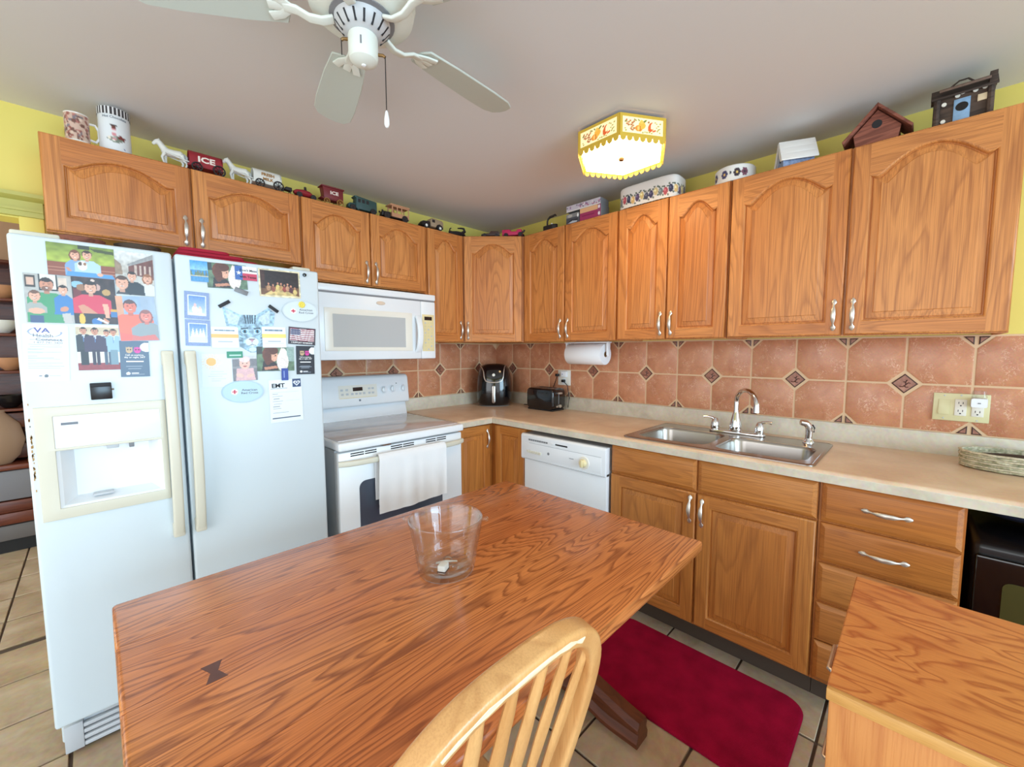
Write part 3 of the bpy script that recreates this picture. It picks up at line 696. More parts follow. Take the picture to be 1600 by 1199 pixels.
# left (freezer) door with dispenser cut-out
ld_ = MB().cells([lx(-2.600), lx(-2.543), lx(-2.291), lx(-2.229)], [.134, .850, 1.037, 1.692], fil, ly(-.632), ly(FD), 'xz')
X0, X1 = lx(-2.600), lx(-2.229)
edge = lambda a, b_: all(abs(p.x-X0) < .001 or abs(p.x-X1) < .001 or abs(p.z-.134) < .001 or abs(p.z-1.692) < .001 for p in (a, b_))
dl_ = obj('door', ld_, 'white_tex', fr, bevel=.009, seg=3, bevel_sel=edge)
dr_ = obj('door', MB().box(lx(-2.221), lx(-1.729), ly(FD), ly(-.632), .134, 1.692), 'white_tex', fr, bevel=.009, seg=3)
obj('gasket', MB().box(lx(-2.59), lx(-1.735), ly(-.634), ly(-.621), .15, 1.68), 'grey_lt', fr)
# dispenser: yellowed bezel, white control panel, deep recess
mb = MB().cells([lx(-2.582), lx(-2.543), lx(-2.291), lx(-2.275)], [.818, .852, 1.036, 1.044, 1.145, 1.175], lambda i, j: not (i == 1 and j in (1, 3)), ly(FD)-.007, ly(FD)+.002, 'xz')
obj('dispenser_bezel', mb, 'cream', dl_, bevel=.002)
obj('dispenser_panel', MB().box(lx(-2.543), lx(-2.291), ly(FD)-.005, ly(FD)+.0, 1.044, 1.145), 'white', dl_, bevel=.001)
rc = MB(); yb = ly(FD)
rc.loft([[(lx(-2.543), yb, .852), (lx(-2.291), yb, .852), (lx(-2.291), yb, 1.036), (lx(-2.543), yb, 1.036)],
         [(lx(-2.534), yb+.004, .858), (lx(-2.30), yb+.004, .858), (lx(-2.30), yb+.004, 1.036), (lx(-2.534), yb+.004, 1.036)],
         [(lx(-2.506), yb+.058, .872), (lx(-2.322), yb+.058, .872), (lx(-2.322), yb+.06, 1.034), (lx(-2.506), yb+.06, 1.034)]], 0, False, True)
obj('dispenser_recess', rc, 'white', dl_)
obj('chute', MB().box(lx(-2.375), lx(-2.362), yb+.012, yb+.03, 1.018, 1.034), 'grey', dl_, bevel=.002)
obj('chute', MB().box(lx(-2.43), lx(-2.40), yb+.012, yb+.03, 1.022, 1.034), 'grey_lt', dl_, bevel=.002)
obj('drip_grille', MB().box(lx(-2.47), lx(-2.42), yb+.02, yb+.05, .868, .8745), 'grey_lt', dl_, bevel=.001)
obj('badge', MB().box(lx(-2.527), lx(-2.490), yb-.0062, yb-.005, 1.116, 1.1235), 'ink_grey', dl_)
def fridge_handle(x, door):
    P = []; n = 18
    for k in range(n+1):
        t = k/n; z = .69+.645*t; y = -.018-.036*math.sin(PI*t)**.7; P.append((x, yb+y, z))
    sec = rrect(-.0155, .0155, -.011, .011, .007, 3)
    obj('handle', MB().sweep(P, [(b_, a) for a, b_ in sec], hint=(1, 0, 0)), 'cream', door)
    for z in (.70, 1.322): obj('handle_cap', MB().box(x-.0165, x+.0165, yb-.028, yb+.002, z-.026, z+.026), 'cream', door, bevel=.005)
fridge_handle(lx(-2.261), dl_); fridge_handle(lx(-2.197), dr_)
gr = MB()
gr.box(lx(-2.585), lx(-2.54), ly(-.66), ly(-.60), .012, .105)
for k in range(4): gr.box(lx(-2.54), lx(-1.74), ly(-.66), ly(-.645), .014+.022*k, .028+.022*k)
gr.box(lx(-2.49), lx(-1.74), ly(-.655), ly(-.64), .10, .118).box(lx(-2.54), lx(-1.74), ly(-.64), ly(-.60), .012, .10)
obj('toe_grille', gr, 'grey_lt', fr, bevel=.003)
obj('roller', MB().lathe([(0, -.012), (.015, -.012), (.015, .012), (0, .012)], (lx(-2.575), ly(-.60), .015), 12, ax='x'), 'black', fr)
for x in (-2.57, -1.775):
    obj('hinge_cover', MB().box(lx(x)-.028 if x < -2 else lx(x)-.045, lx(x)+.075 if x < -2 else lx(x)+.028, ly(-.66), ly(-.57), 1.6885, 1.710), 'cream', fr, bevel=.006)
rs = plain('rust_spots', (190, 150, 96), .8)
rb = MB()
for k in range(60):
    z = 1.0+random.gauss(0, .06); w_ = random.uniform(.002, .006); x = lx(-2.6); y = ly(random.uniform(-.69, -.648))
    rb.box(x-.0006, x+.001, y-w_/2, y+w_/2, z-w_, z+w_)
for k in range(46):
    z = 1.03+random.gauss(0, .06); w_ = random.uniform(.001, .0035); x = lx(-2.590)+abs(random.gauss(0, .0016))-.001
    rb.box(x-w_/2, x+w_/2, yb-.0006, yb+.001, z-w_*1.4, z+w_*1.4)
o = obj('rust', rb, rs, dl_, label='rust speckles along the door edge'); o['kind'] = 'stuff'

# range --------------------------------------------------------------------------------
rg = thing('range', 'white electric range with a smooth cooktop and a towel over the oven handle', 'range', loc=(-1.29, -.35, 0))
def gx(x): return x+1.29
def gy(y): return y+.35
L_, R_ = gx(-1.668), gx(-.927)
obj('body', MB().box(L_+.004, R_-.004, gy(-.640), gy(-.012), .0, .868), 'grey_lt', rg)
obj('cooktop_frame', MB().box(L_, R_, gy(-.702), gy(-.07), .872, .912), 'white', rg, bevel=.009, seg=3)
obj('glass_top', MB().box(L_+.016, R_-.016, gy(-.655), gy(-.09), .911, .9150), 'cooktop', rg, bevel=.001)
bg = MB().prism([(gy(-.012), .90), (gy(-.098), .90), (gy(-.088), .94), (gy(-.070), 1.0), (gy(-.012), 1.0)], 'x', L_+.012, R_-.012)
obj('backguard', bg, 'white', rg, bevel=.003)
cpn = obj('control_panel', MB().prism([(gy(-.012), .998), (gy(-.116), .998), (gy(-.118), 1.01), (gy(-.100), 1.165), (gy(-.09), 1.182), (gy(-.07), 1.188), (gy(-.012), 1.188)], 'x', L_, R_-.003), 'white', rg, bevel=.012, seg=3)
def on_panel(z): return gy(-.118)+(z-1.01)/.155*.018
def pbox(name, x0, x1, z0, z1, mat, proud=.0015, bevel=.0008):
    ya, yb_ = on_panel(z0), on_panel(z1)
    return obj(name, MB().loft([[(gx(x0), ya+.002, z0), (gx(x1), ya+.002, z0), (gx(x1), yb_+.002, z1), (gx(x0), yb_+.002, z1)], [(gx(x0), ya-proud, z0), (gx(x1), ya-proud, z0), (gx(x1), yb_-proud, z1), (gx(x0), yb_-proud, z1)]]), mat, cpn, bevel=bevel, seg=1)
pbox('key_area', -1.415, -1.165, 1.052, 1.132, 'outlet_white', .0006, .0003)
pbox('key_area_edge', -1.408, -1.170, 1.0525, 1.056, 'cream2', .001, .0003)
pbox('clock_display', -1.325, -1.262, 1.095, 1.118, 'black_gloss', .002)
for x in (-1.395, -1.363): pbox('button', x-.008, x+.008, 1.098, 1.110, 'grey_lt')
for x in (-1.392, -1.362, -1.330, -1.303, -1.279, -1.253): pbox('button', x-.008, x+.008, 1.072, 1.084, 'grey_lt')
for x in (-1.218, -1.194):
    for z in (1.100, 1.072): pbox('button', x-.008, x+.008, z, z+.012, 'grey_lt')
pbox('badge', -1.290, -1.278, 1.030, 1.042, 'ink_grey')
pbox('indicator_lamp', -1.027, -1.021, 1.125, 1.131, 'black')
kn = MB().lathe([(.0, -.024), (.017, -.022), (.019, -.004), (.026, -.002), (.028, 0)], seg=20, ax='y'); kn.box(-.004, .004, -.030, -.02, -.017, .017)
knm = mesh_of('knob', kn, 'white', bevel=.0015, seg=1)
for x, z in ((-1.121, 1.090), (-1.058, 1.094), (-.978, 1.093), (-1.605, 1.075)):
    o = bpy.data.objects.new('knob', knm); COL.objects.link(o); o.parent = cpn; o.location = (gx(x), on_panel(z)+.001, z); o.rotation_euler = (R(-6), 0, 0)
od = obj('oven_door', MB().box(L_+.004, R_-.004, gy(-.683), gy(-.642), .235, .862), 'white', rg, bevel=.006)
P = rrect(gx(-1.567), gx(-1.075), .40, .708, .035, 5)
obj('oven_window', MB().prism(P, 'y', gy(-.6855), gy(-.682)), 'dark_glass', od, bevel=.001, seg=1)
for x0, x1 in ((-1.606, -1.538), (-1.533, -1.472), (-1.393, -1.327), (-1.322, -1.256), (-1.18, -1.115), (-1.108, -1.044)):
    for z in (.838, .849): obj('vent_slot', MB().box(gx(x0), gx(x1), gy(-.6838), gy(-.68), z, z+.0055), 'black', od)
P = [(gx(-1.655)+.735*t-.012, gy(-.690)-.040*math.sin(PI*t)**.4, .812) for t in [k/16 for k in range(17)]]
obj('handle', MB().sweep(P, rrect(-.011, .011, -.014, .014, .009, 4), hint=(0, 0, 1)), 'cream', od)
obj('latch', MB().box(gx(-1.44), gx(-1.395), gy(-.692), gy(-.66), .864, .871), 'steel', rg)
obj('storage_drawer', MB().box(L_+.004, R_-.004, gy(-.678), gy(-.642), .05, .225), 'white', rg, bevel=.006)
# towel
def towel():
    x0, x1 = -1.492, -1.092; nx = 30; rows = []
    prof = [(-.66, .70), (-.7, .80), (-.712, .826)] if False else []
    path = []
    for k in range(8): path.append((-.700, .60+.2*k/7))          # behind the handle
    for k in range(1, 8): a = PI*k/8; path.append((-.727+.020*math.cos(a)-.0, .815+.016*math.sin(a)+.008))
    for k in range(28): path.append((-.752, (.815-.270*k/27)))
    loops = []
    for r_, (y, z) in enumerate(path):
        l = []
        for i in range(nx+1):
            t = i/nx; f = min(1, max(0, (r_-15)/20)); fo = (.006*math.sin(t*9.5+.6)+.004*math.sin(t*21+2))*f
            dz = -.004*f*math.sin(t*5); xx = x0+(x1-x0)*t+(-.010*f if t < .5 else -.006*f)*abs(t-.5)*2
            l.append((xx, y-abs(fo)-(.0012 if r_ in (33, 34, 38) else 0), z+dz))
        loops.append(l)
    mb = MB(); n = nx+1; vs = [p for l in loops for p in l]+[(p[0], p[1]+(.0035 if r_ > 12 else -.0035), p[2]) for r_, l in enumerate(loops) for p in l]
    N_ = len(loops)*n; fs = []
    for k in range(len(loops)-1):
        for i in range(nx):
            a = k*n+i; fs.append((a, a+1, a+n+1, a+n)); fs.append((a+N_, a+n+N_, a+n+1+N_, a+1+N_))
        fs.append((k*n, (k+1)*n, (k+1)*n+N_, k*n+N_)); e = k*n+nx; fs.append((e, e+N_, e+n+N_, e+n))
    for i in range(nx):
        fs.append((i, i+N_, i+1+N_, i+1)); e = (len(loops)-1)*n+i; fs.append((e, e+1, e+1+N_, e+N_))
    mb.add(vs, fs)
    return mb
tag(obj('dish_towel', towel(), 'towel', angle=60), 'white cotton dish towel hanging from the oven door handle', 'towel')

# over-range microwave ---------------------------------------------------------------
mw = thing('microwave', 'white over-range microwave with a grey window and yellowed keypad', 'microwave', loc=(-1.275, -.2, 1.297))
def mx(x): return x+1.275
def mz(z): return z-1.297
y0 = -.20                      # face at world -.40
obj('body', MB().box(mx(-1.635), mx(-.908), y0+.022, .198, .004, .392), 'white', mw, bevel=.003)
obj('vent_top', MB().box(mx(-1.637), mx(-.904), y0-.003, y0+.06, mz(1.658), mz(1.6945)), 'white', mw, bevel=.006, seg=3)
obj('vent_gap', MB().box(mx(-1.63), mx(-.91), y0+.002, y0+.022, mz(1.648), mz(1.660)), 'grey', mw)
md = obj('door', MB().box(mx(-1.636), mx(-1.012), y0, y0+.024, 0, mz(1.6495)), 'white', mw, bevel=.005)
obj('control_section', MB().box(mx(-1.0105), mx(-.906), y0, y0+.024, 0, mz(1.6495)), 'white', mw, bevel=.005)
mb = MB().cells([mx(-1.596), mx(-1.553), mx(-1.121), mx(-1.075)], [mz(1.345), mz(1.366), mz(1.540), mz(1.572)], fil, y0-.004, y0+.001, 'xz')
obj('window_frame', mb, 'outlet_white', md, bevel=.002)
obj('window', MB().box(mx(-1.553), mx(-1.121), y0-.0015, y0+.001, mz(1.366), mz(1.540)), 'mw_glass', md)
P = [(mx(-1.038), y0-.002-.032*math.sin(PI*k/14)**.6, mz(1.342+.214*k/14)) for k in range(15)]
obj('handle', MB().sweep(P, [(b_, a) for a, b_ in rrect(-.019, .019, -.008, .008, .007, 4)], hint=(1, 0, 0)), 'white', md)
kp = obj('keypad', MB().box(mx(-1.003), mx(-.916), y0-.002, y0+.001, mz(1.343), mz(1.570)), 'cream2', mw, bevel=.001)
obj('clock_display', MB().box(mx(-.988), mx(-.934), y0-.0032, y0-.001, mz(1.535), mz(1.557)), 'black_gloss', kp)
for r_ in range(9):
    for c in range(3):
        if r_ in (1, 7) and c == 1 and r_ == 7: continue
        x = mx(-.982+.022*c); z = mz(1.518-.0205*r_)
        obj('button', MB().prism([(x+a, z+b_) for a, b_ in circ(8, .0065, .005)], 'y', y0-.003, y0-.0015), 'ivory' if (r_+c) % 3 else 'grey_lt', kp)
obj('badge', MB().prism([(mx(-1.277)+a, mz(1.616)+b_) for a, b_ in circ(18, .028, .011)], 'y', y0-.003, y0+.001), 'nickel', mw, bevel=.001, seg=1)
obj('hood_underside', MB().box(mx(-1.62), mx(-.92), y0+.03, .19, -.002, .006), 'grey', mw)

# dishwasher ---------------------------------------------------------------------------
dw = thing('dishwasher', 'white dishwasher with knob and push buttons, left of the sink cabinet', 'dishwasher', loc=(-.3, -.906, 0), rotz=-PI/2)
W = .596; y0 = -.322          # local: x along wall to the right, face at world x=-.622-...
obj('body', MB().box(.008, W-.008, y0+.012, .29, .10, .845), 'grey_lt', dw)
obj('front_panel', MB().box(.022, W-.004, y0-.018, y0+.012, .115, .712), 'white', dw, bevel=.003)
cp = obj('control_panel', MB().prism([(y0+.012, .694), (y0-.024, .694), (y0-.030, .702), (y0-.030, .838), (y0-.022, .848), (y0+.012, .848)], 'x', .004, W-.004), 'white', dw, bevel=.004)
yf = y0-.030
obj('lower_lip', MB().box(.012, W-.02, yf-.003, yf+.002, .697, .703), 'grey_lt', cp, bevel=.001)
obj('recess_line', MB().box(.07, W-.03, yf-.0008, yf+.001, .796, .799), 'grey_lt', cp)
obj('inset_panel', MB().box(.03, W-.028, yf-.0012, yf+.001, .712, .794), 'white', cp, bevel=.0008)
for k in range(9): obj('vent_slot', MB().box(.066+.0165*k, .080+.0165*k, yf-.0012, yf+.001, .812, .822), 'grey', cp)
obj('latch', MB().box(.236, .268, yf-.006, yf+.001, .813, .823), 'white', cp, bevel=.002)
obj('latch_slot', MB().box(.268, .352, yf-.0012, yf+.001, .813, .821), 'black', cp)
for k in range(6): obj('button', MB().box(.056+.0185*k, .073+.0185*k, yf-.007, yf+.001, .738, .752), 'cream', cp, bevel=.0015, seg=1)
obj('badge', MB().prism([(.219+a, .756+b_) for a, b_ in circ(14, .008)], 'y', yf-.0022, yf), 'grey', cp)
obj('printed_line', MB().box(.365, .395, yf-.0018, yf, .756, .759), 'ink_grey', cp)
obj('dial', MB().lathe([(0, -.006), (.033, -.005), (.035, 0)], (.462, yf, .750), 24, ax='y'), 'outlet_white', cp)
kb = MB().lathe([(0, -.020), (.017, -.018), (.022, -.006), (.022, 0)], (.462, yf-.005, .750), 20, ax='y'); kb.box(.455, .469, yf-.032, yf-.02, .731, .769)
obj('knob', kb, 'cream2', cp, bevel=.002, seg=1)
obj('toe_kick', MB().box(.004, W-.004, y0+.06, y0+.08, .002, .10), 'black', dw)

# dark appliance under the open end of the counter ----------------------------------------
tk = thing('toaster_oven', 'black countertop oven stored under the open end of the counter', 'oven', loc=(-.36, -3.02, 0))
cbx = thing('storage_crate', 'dark crate under the black stored oven at the right edge', 'crate', loc=(-.36, -3.02, 0))
obj('panel', MB().box(-.21, .3, -.27, .27, .0, .44), 'black_matte', cbx, bevel=.006)
obj('body', MB().box(-.20, .26, -.27, .268, .445, .755), 'black', tk, bevel=.02, seg=3)
obj('door', MB().box(-.222, -.20, -.265, .262, .45, .72), 'black_gloss', tk, bevel=.006)
obj('window', MB().prism(rrect(-.24, .205, .47, .655, .02, 4), 'x', -.2245, -.222), plain('oven_window_olive', (74, 70, 38), .15), tk)
obj('foot', MB().box(-.18, -.15, .2, .23, .44, .446), 'black', tk)
bgm = MB()
for k in range(5):
    bgm.ball((random.uniform(-.12, .1), -.16+.09*k, .035+random.uniform(0, .01)), (.14, .09, .036), 14)
tag(obj('bag', bgm, 'navy', loc=(-.36, -3.06, .765)), 'crumpled dark navy bag on top of the stored black oven', 'bag')
# side panel carrying the counter end
tag(obj('end_panel', MB().box(-.6, -.01, -3.42, -3.40, 0, ZCB), 'base_v'), 'oak end panel carrying the far right end of the counter', 'panel')

# ================================================================== TABLE, CHAIR, CART, MATS
TX0, TX1, TY0, TY1, TZ = -2.448, -1.128, -2.147, -1.264, .745
tb = thing('dining_table', 'reddish oak trestle dining table with a dark bow-tie inlay', 'table', loc=(-1.788, -1.7055, 0))
hx_, hy_ = (TX1-TX0)/2, (TY1-TY0)/2
seams = [-hy_, -.205, .016, .235, hy_]
for k in range(4):
    y0_, y1_ = seams[k]+(.0004 if k else 0), seams[k+1]-(.0004 if k < 3 else 0)
    def sel(a, b_, k=k): return any(all(abs(p[ax]-v) < .0005 for p in (a, b_)) for ax, v in ((0, -hx_), (0, hx_))+(((1, -hy_),) if k == 0 else ())+(((1, hy_),) if k == 3 else ()))
    obj('board', MB().box(-hx_, hx_, y0_, y1_, TZ-.036, TZ), 'table', tb, bevel=.009, seg=3, bevel_sel=sel)
def bow(x, y, a):
    L, w, n_ = .028, .017, .006
    pts = [(-w, -L), (w, -L), (n_, 0), (w, L), (-w, L), (-n_, 0)]
    c, s_ = math.cos(a), math.sin(a)
    obj('bow_tie_inlay', MB().prism([(x+p*c-q*s_, y+p*s_+q*c) for p, q in pts], 'z', TZ-.004, TZ+.0004), 'inlay', tb)
bow(-.531, .018, 0)
for x in (.588, -.588):
    P = []; n = 16
    ft = MB(); loops = []
    for k in range(n+1):
        t = -1+2*k/n; y = .29*t; zt = .085+.075*(1-abs(t))**1.3*1.0; zb_ = 0.0 if abs(t) > .55 else .028*(1-(abs(t)/.55)**2)
        w_ = .036
        loops.append([(x-w_, y, zb_), (x+w_, y, zb_), (x+w_*1.1, y, zb_+.02), (x+w_*.8, y, zb_+.045), (x+w_*.95, y, zt-.02), (x+w_*.6, y, zt), (x-w_*.6, y, zt), (x-w_*.95, y, zt-.02), (x-w_*.8, y, zb_+.045), (x-w_*1.1, y, zb_+.02)])
    ft.loft(loops)
    obj('foot', ft, 'table_dark', tb, angle=30)
    obj('post', MB().prism([(-.07, .14), (.07, .14), (.05, .30), (.05, .55), (.085, .66), (-.085, .66), (-.05, .55), (-.05, .30)], 'x', x-.022, x+.022), 'table_dark', tb, bevel=.005)
    obj('cross_cleat', MB().box(x-.03, x+.03, -.36, .36, .665, TZ-.0365), 'table_dark', tb, bevel=.006)
obj('stretcher', MB().box(-.566, .566, -.018, .018, .30, .40), 'table_dark', tb, bevel=.005)

# bow-back chair
chx = -2.098
ch = thing('dining_chair', 'light beech bow-back chair pushed under the near side of the table', 'chair', loc=(chx, -1.97, 0))
def cy_(z): return -2.135-(z-.45)*.262+1.97
P = []
for k in range(9): z = .452+.30*k/8; P.append((.172+.035*math.sin(PI/2*k/8), cy_(z), z))
for k in range(1, 32):
    a = PI*k/32; c = math.cos(a); s_ = math.sin(a)
    P.append((.207*math.copysign(abs(c)**.72, c), cy_(.752+.205*s_**.78), .752+.205*s_**.78))
for k in range(9): z = .752-.30*k/8; P.append((-.172-.035*math.sin(PI/2*(8-k)/8), cy_(z), z))
nrm = Vector((0, -1, -.262)).normalized()
obj('bow', MB().sweep(P, rrect(-.0155, .0155, -.0165, .0165, .007, 3), hint=tuple(nrm)), 'pine_chair', ch, label='bent bow of the chair back')
W_ = P[13:36]
obj('worn_edge', MB().sweep([Vector(p)+nrm*.0135+Vector((0, 0, .000)) for p in W_], [(math.cos(2*PI*i/6)*.0105, math.sin(2*PI*i/6)*.0042) for i in range(6)], hint=tuple(nrm), scales=[(.3+.75*abs(math.sin(k*1.3+.4)), .35+.65*math.sin(PI*k/(len(W_)-1))) for k in range(len(W_))]), 'chair_bare', ch, label='pale bare wood where the finish is worn off the bow')
for k in range(7):
    t = -1+2*k/6; xb = .125*t; xt = .176*t
    a_ = math.acos(min(1, abs(xt)/.207)**(1/.72)); zt = .752+.205*math.sin(a_)**.78-.012
    pts = []; sc = []
    for q in range(15):
        u = q/14; z = .452+(zt-.452)*u; pts.append((xb+(xt-xb)*u, cy_(z), z))
        w = .0075+.0085*math.exp(-((u-.66)/.2)**2) if u < .97 else .006
        if u > .80: w = .0158-(u-.80)/.2*.0095 if u < .97 else .0062
        sc.append((w, .0062))
    sec = [(math.cos(2*PI*i/10), math.sin(2*PI*i/10)) for i in range(10)]
    obj('spindle', MB().sweep(pts, sec, hint=tuple(nrm), scales=sc), 'pine_chair', ch)
st_ = MB(); sl = []
for z, d in ((.418, .012), (.424, 0), (.446, 0), (.454, .008), (.4545, .05), (.447, .10)):
    sl.append([((.212-d)*math.copysign(abs(math.cos(a))**.75, math.cos(a)), .015+(.205-d)*math.copysign(abs(math.sin(a))**.75, math.sin(a)), z) for a in [2*PI*i/36 for i in range(36)]])
st_.loft(sl); obj('seat', st_, 'pine_chair', ch)
for sx in (-1, 1):
    for sy in (-1, 1):
        pts = [(sx*.13, .015+sy*.12, .42), (sx*.15, .015+sy*.145, .30), (sx*.165, .015+sy*.165, .18), (sx*.185, .015+sy*.19, 0)]
        obj('leg', MB().tube(pts, [.014, .019, .016, .012], 12), 'pine_chair', ch)
    obj('stretcher', MB().tube([(sx*.166, -.15, .18), (sx*.166, .015, .18), (sx*.166, .18, .18)], [.008, .012, .008], 10), 'pine_chair', ch)
obj('stretcher', MB().tube([(-.166, .015, .18), (0, .015, .18), (.166, .015, .18)], [.008, .012, .008], 10), 'pine_chair', ch)

# plywood cart
ca = thing('kitchen_cart', 'honey plywood drawer cart in the lower right corner', 'cart', loc=(-1.317, -2.84, 0))
cx0, cx1, cy0, cy1, cz = -.252, .252, -.32, .326, .75
obj('top', MB().box(cx0+.012, cx1, cy0, cy1, cz-.018, cz), 'ply', ca, bevel=.002, seg=1)
obj('edge_strip', MB().box(cx0, cx0+.0118, cy0, cy1, cz-.022, cz-.0005), 'edge_strip', ca, bevel=.002)
obj('side_panel', MB().box(cx0+.006, cx0+.022, cy0+.004, cy1-.004, .03, cz-.0225), 'ply_v', ca, bevel=.002)
obj('side_panel', MB().box(cx1-.018, cx1-.002, cy0+.004, cy1-.004, .03, cz-.0185), 'ply_v', ca, bevel=.002)
obj('back_panel', MB().box(cx0+.0225, cx1-.0185, cy0+.004, cy0+.018, .03, cz-.0185), 'ply_v', ca)
for k in range(3):
    z = .05+.222*k; dd = obj('drawer', MB().box(cx0+.024, cx1-.02, cy1-.022, cy1-.004, z, z+.214), 'ply', ca, bevel=.002)
    xm = .09; zz = z+.107
    obj('handle', MB().tube([(xm-.055, cy1-.006, zz), (xm-.055, cy1+.020, zz), (xm-.051, cy1+.025, zz), (xm+.051, cy1+.025, zz), (xm+.055, cy1+.020, zz), (xm+.055, cy1-.006, zz)], .0048, 8), 'nickel', dd)
for x in (cx0+.04, cx1-.04):
    for y in (cy0+.04, cy1-.04): obj('caster', MB().lathe([(0, -.01), (.015, -.01), (.015, .01), (0, .01)], (x, y, .015), 14, ax='x'), 'black', ca)

# mats
pts = rrect(-1.10, -.632, -2.372, -1.60, .075, 8)
mt = MB(); mt.loft([[(x, y, 0) for x, y in pts], [(x, y, .008) for x, y in pts], [(x, y, .0125) for x, y in rrect(-1.095, -.637, -2.367, -1.605, .073, 8)], [(x, y, .014) for x, y in rrect(-1.088, -.644, -2.36, -1.612, .07, 8)]])
tag(obj('floor_mat', mt, 'red_mat', loc=(0, 0, .0005)), 'crimson plush floor mat in front of the sink cabinet', 'mat')
pm_ = thing('pet_mat', 'pale blue pet mat with dark paw prints under the table', 'mat', loc=(-1.66, -1.374, .0005), rotz=R(13))
obj('border', MB().prism(rrect(-.35, .35, -.235, .235, .03, 4), 'z', 0, .004), 'blue_dark', pm_)
obj('face', MB().prism(rrect(-.338, .338, -.223, .223, .025, 4), 'z', .004, .0052), plain('pet_mat_blue', (176, 200, 222), .6), pm_)
pw = MB()
for i in range(9):
    for j in range(6):
        x = -.30+.075*i+random.uniform(-.008, .008); y = -.20+.08*j+(.035 if i % 2 else 0); a = random.uniform(-.5, .5)
        if abs(y) > .205: continue
        for dx, dy, r_ in ((0, -.004, .011), (-.013, .010, .0048), (-.0045, .016, .0052), (.0045, .016, .0052), (.013, .010, .0048)):
            c, s_ = math.cos(a), math.sin(a); X, Y = x+dx*c-dy*s_, y+dx*s_+dy*c
            pw.add([(X+p, Y+q, .0056) for p, q in circ(8, r_, r_*.9)], [tuple(range(8))])
o = obj('paw_prints', pw, 'ink', pm_); o['kind'] = 'stuff'

# glass bucket and what lies in it
gb = thing('glass_bucket', 'clear ribbed glass ice bucket standing on the oak table', 'bucket', loc=(-1.797, -1.706, TZ+.0005))
def ring(r, z, rib=0, n=96): return [((r+rib*(abs(math.sin(12*(2*PI*i/n)/2))**8))*math.cos(2*PI*i/n), (r+rib*(abs(math.sin(12*(2*PI*i/n)/2))**8))*math.sin(2*PI*i/n), z) for i in range(n)]
out = [ring(.056, 0), ring(.061, .001), ring(.063, .006), ring(.0635, .016, .0012), ring(.065, .030, .0022), ring(.0672, .042, .0022), ring(.0682, .044), ring(.0682, .048), ring(.067, .050, .0022), ring(.0735, .09, .0022), ring(.0785, .118, .0022), ring(.0800, .122), ring(.0812, .126), ring(.0822, .132), ring(.0832, .140), ring(.083, .144), ring(.0815, .1455)]
inn = [ring(.0795, .1445), ring(.0785, .138), ring(.0755, .118), ring(.0705, .09), ring(.0632, .044), ring(.0595, .016), ring(.054, .0105), ring(.02, .0098)]
gm = MB().loft([[(x*1.2, y*1.2, z*1.04) for x, y, z in l] for l in out+inn])
obj('bowl', gm, 'glass', gb, angle=60)
for a in (R(135), R(-45)):
    c, s_ = math.cos(a), math.sin(a)
    obj('ear', MB().tube([(.096*c, .096*s_, .141), (.104*c, .104*s_, .143), (.111*c, .111*s_, .143), (.116*c, .116*s_, .142)], [.006, .005, .0072, .003], 10), 'glass', gb)
dc = thing('keepsake_cube', 'small white cube charm lying inside the glass bucket', 'trinket', loc=(-1.822, -1.726, TZ+.0125), rotz=R(30))
obj('cube', MB().box(-.014, .014, -.011, .011, 0, .022), 'white_matte', dc, bevel=.003)
obj('band', MB().box(-.0145, .0145, -.0115, .0115, .003, .007), 'ink', dc)
rgm = MB().loft([[((.011+.0012*math.cos(b_))*math.cos(a), (.011+.0012*math.cos(b_))*math.sin(a), .0013+.0012*math.sin(b_)) for b_ in [2*PI*i/6 for i in range(6)]] for a in [2*PI*i/24 for i in range(25)]], 0, False, False)
tag(obj('key_ring', rgm, 'steel', loc=(-1.775, -1.682, TZ+.0125)), 'small steel ring lying at the bottom of the glass bucket', 'ring')
tag(obj('pen_clip', MB().tube([(-.028, 0, .004), (0, .004, .004), (.03, -.003, .004)], [.003, .0035, .002], 8), 'nickel', loc=(-1.790, -1.696, TZ+.0122), rot=(0, 0, R(-30))), 'slim silver clip lying behind the white cube in the bucket', 'clip')

# ================================================================== COUNTER ITEMS
af = thing('air_fryer', 'glossy black air fryer in the counter corner', 'air fryer', loc=(-.215, -.205, .9145), rotz=R(-45))
prof = [(.100, 0), (.122, .006), (.134, .03), (.140, .10), (.139, .16), (.132, .23), (.118, .285), (.10, .312), (.07, .326), (.0, .33)]
def sq(r, n=40):
    return [(r*math.copysign(abs(math.cos(a))**.72, math.cos(a)), r*1.0*math.copysign(abs(math.sin(a))**.72, math.sin(a))) for a in [2*PI*i/n for i in range(n)]]
def afr(z):
    for (r0, z0_), (r1, z1_) in zip(prof, prof[1:]):
        if z0_ <= z <= z1_: return r0+(r1-r0)*(z-z0_)/(z1_-z0_)
    return .1
obj('body', MB().loft([[(x, y, z) for x, y in sq(max(r, .002))] for r, z in [(.097, .003)]+prof[1:]]), 'black_gloss', af, angle=60)
obj('base_ring', MB().loft([[(x, y, z) for x, y in sq(r)] for r, z in ((.098, 0), (.118, .001), (.121, .006))]), 'grey', af)
tpts = []
ctl = [(-.112, .312), (-.092, .297), (-.078, .268), (-.073, .228), (-.060, .200), (-.03, .190), (0, .188), (.03, .190), (.060, .200), (.073, .228), (.077, .268), (.083, .300), (.088, .314)]
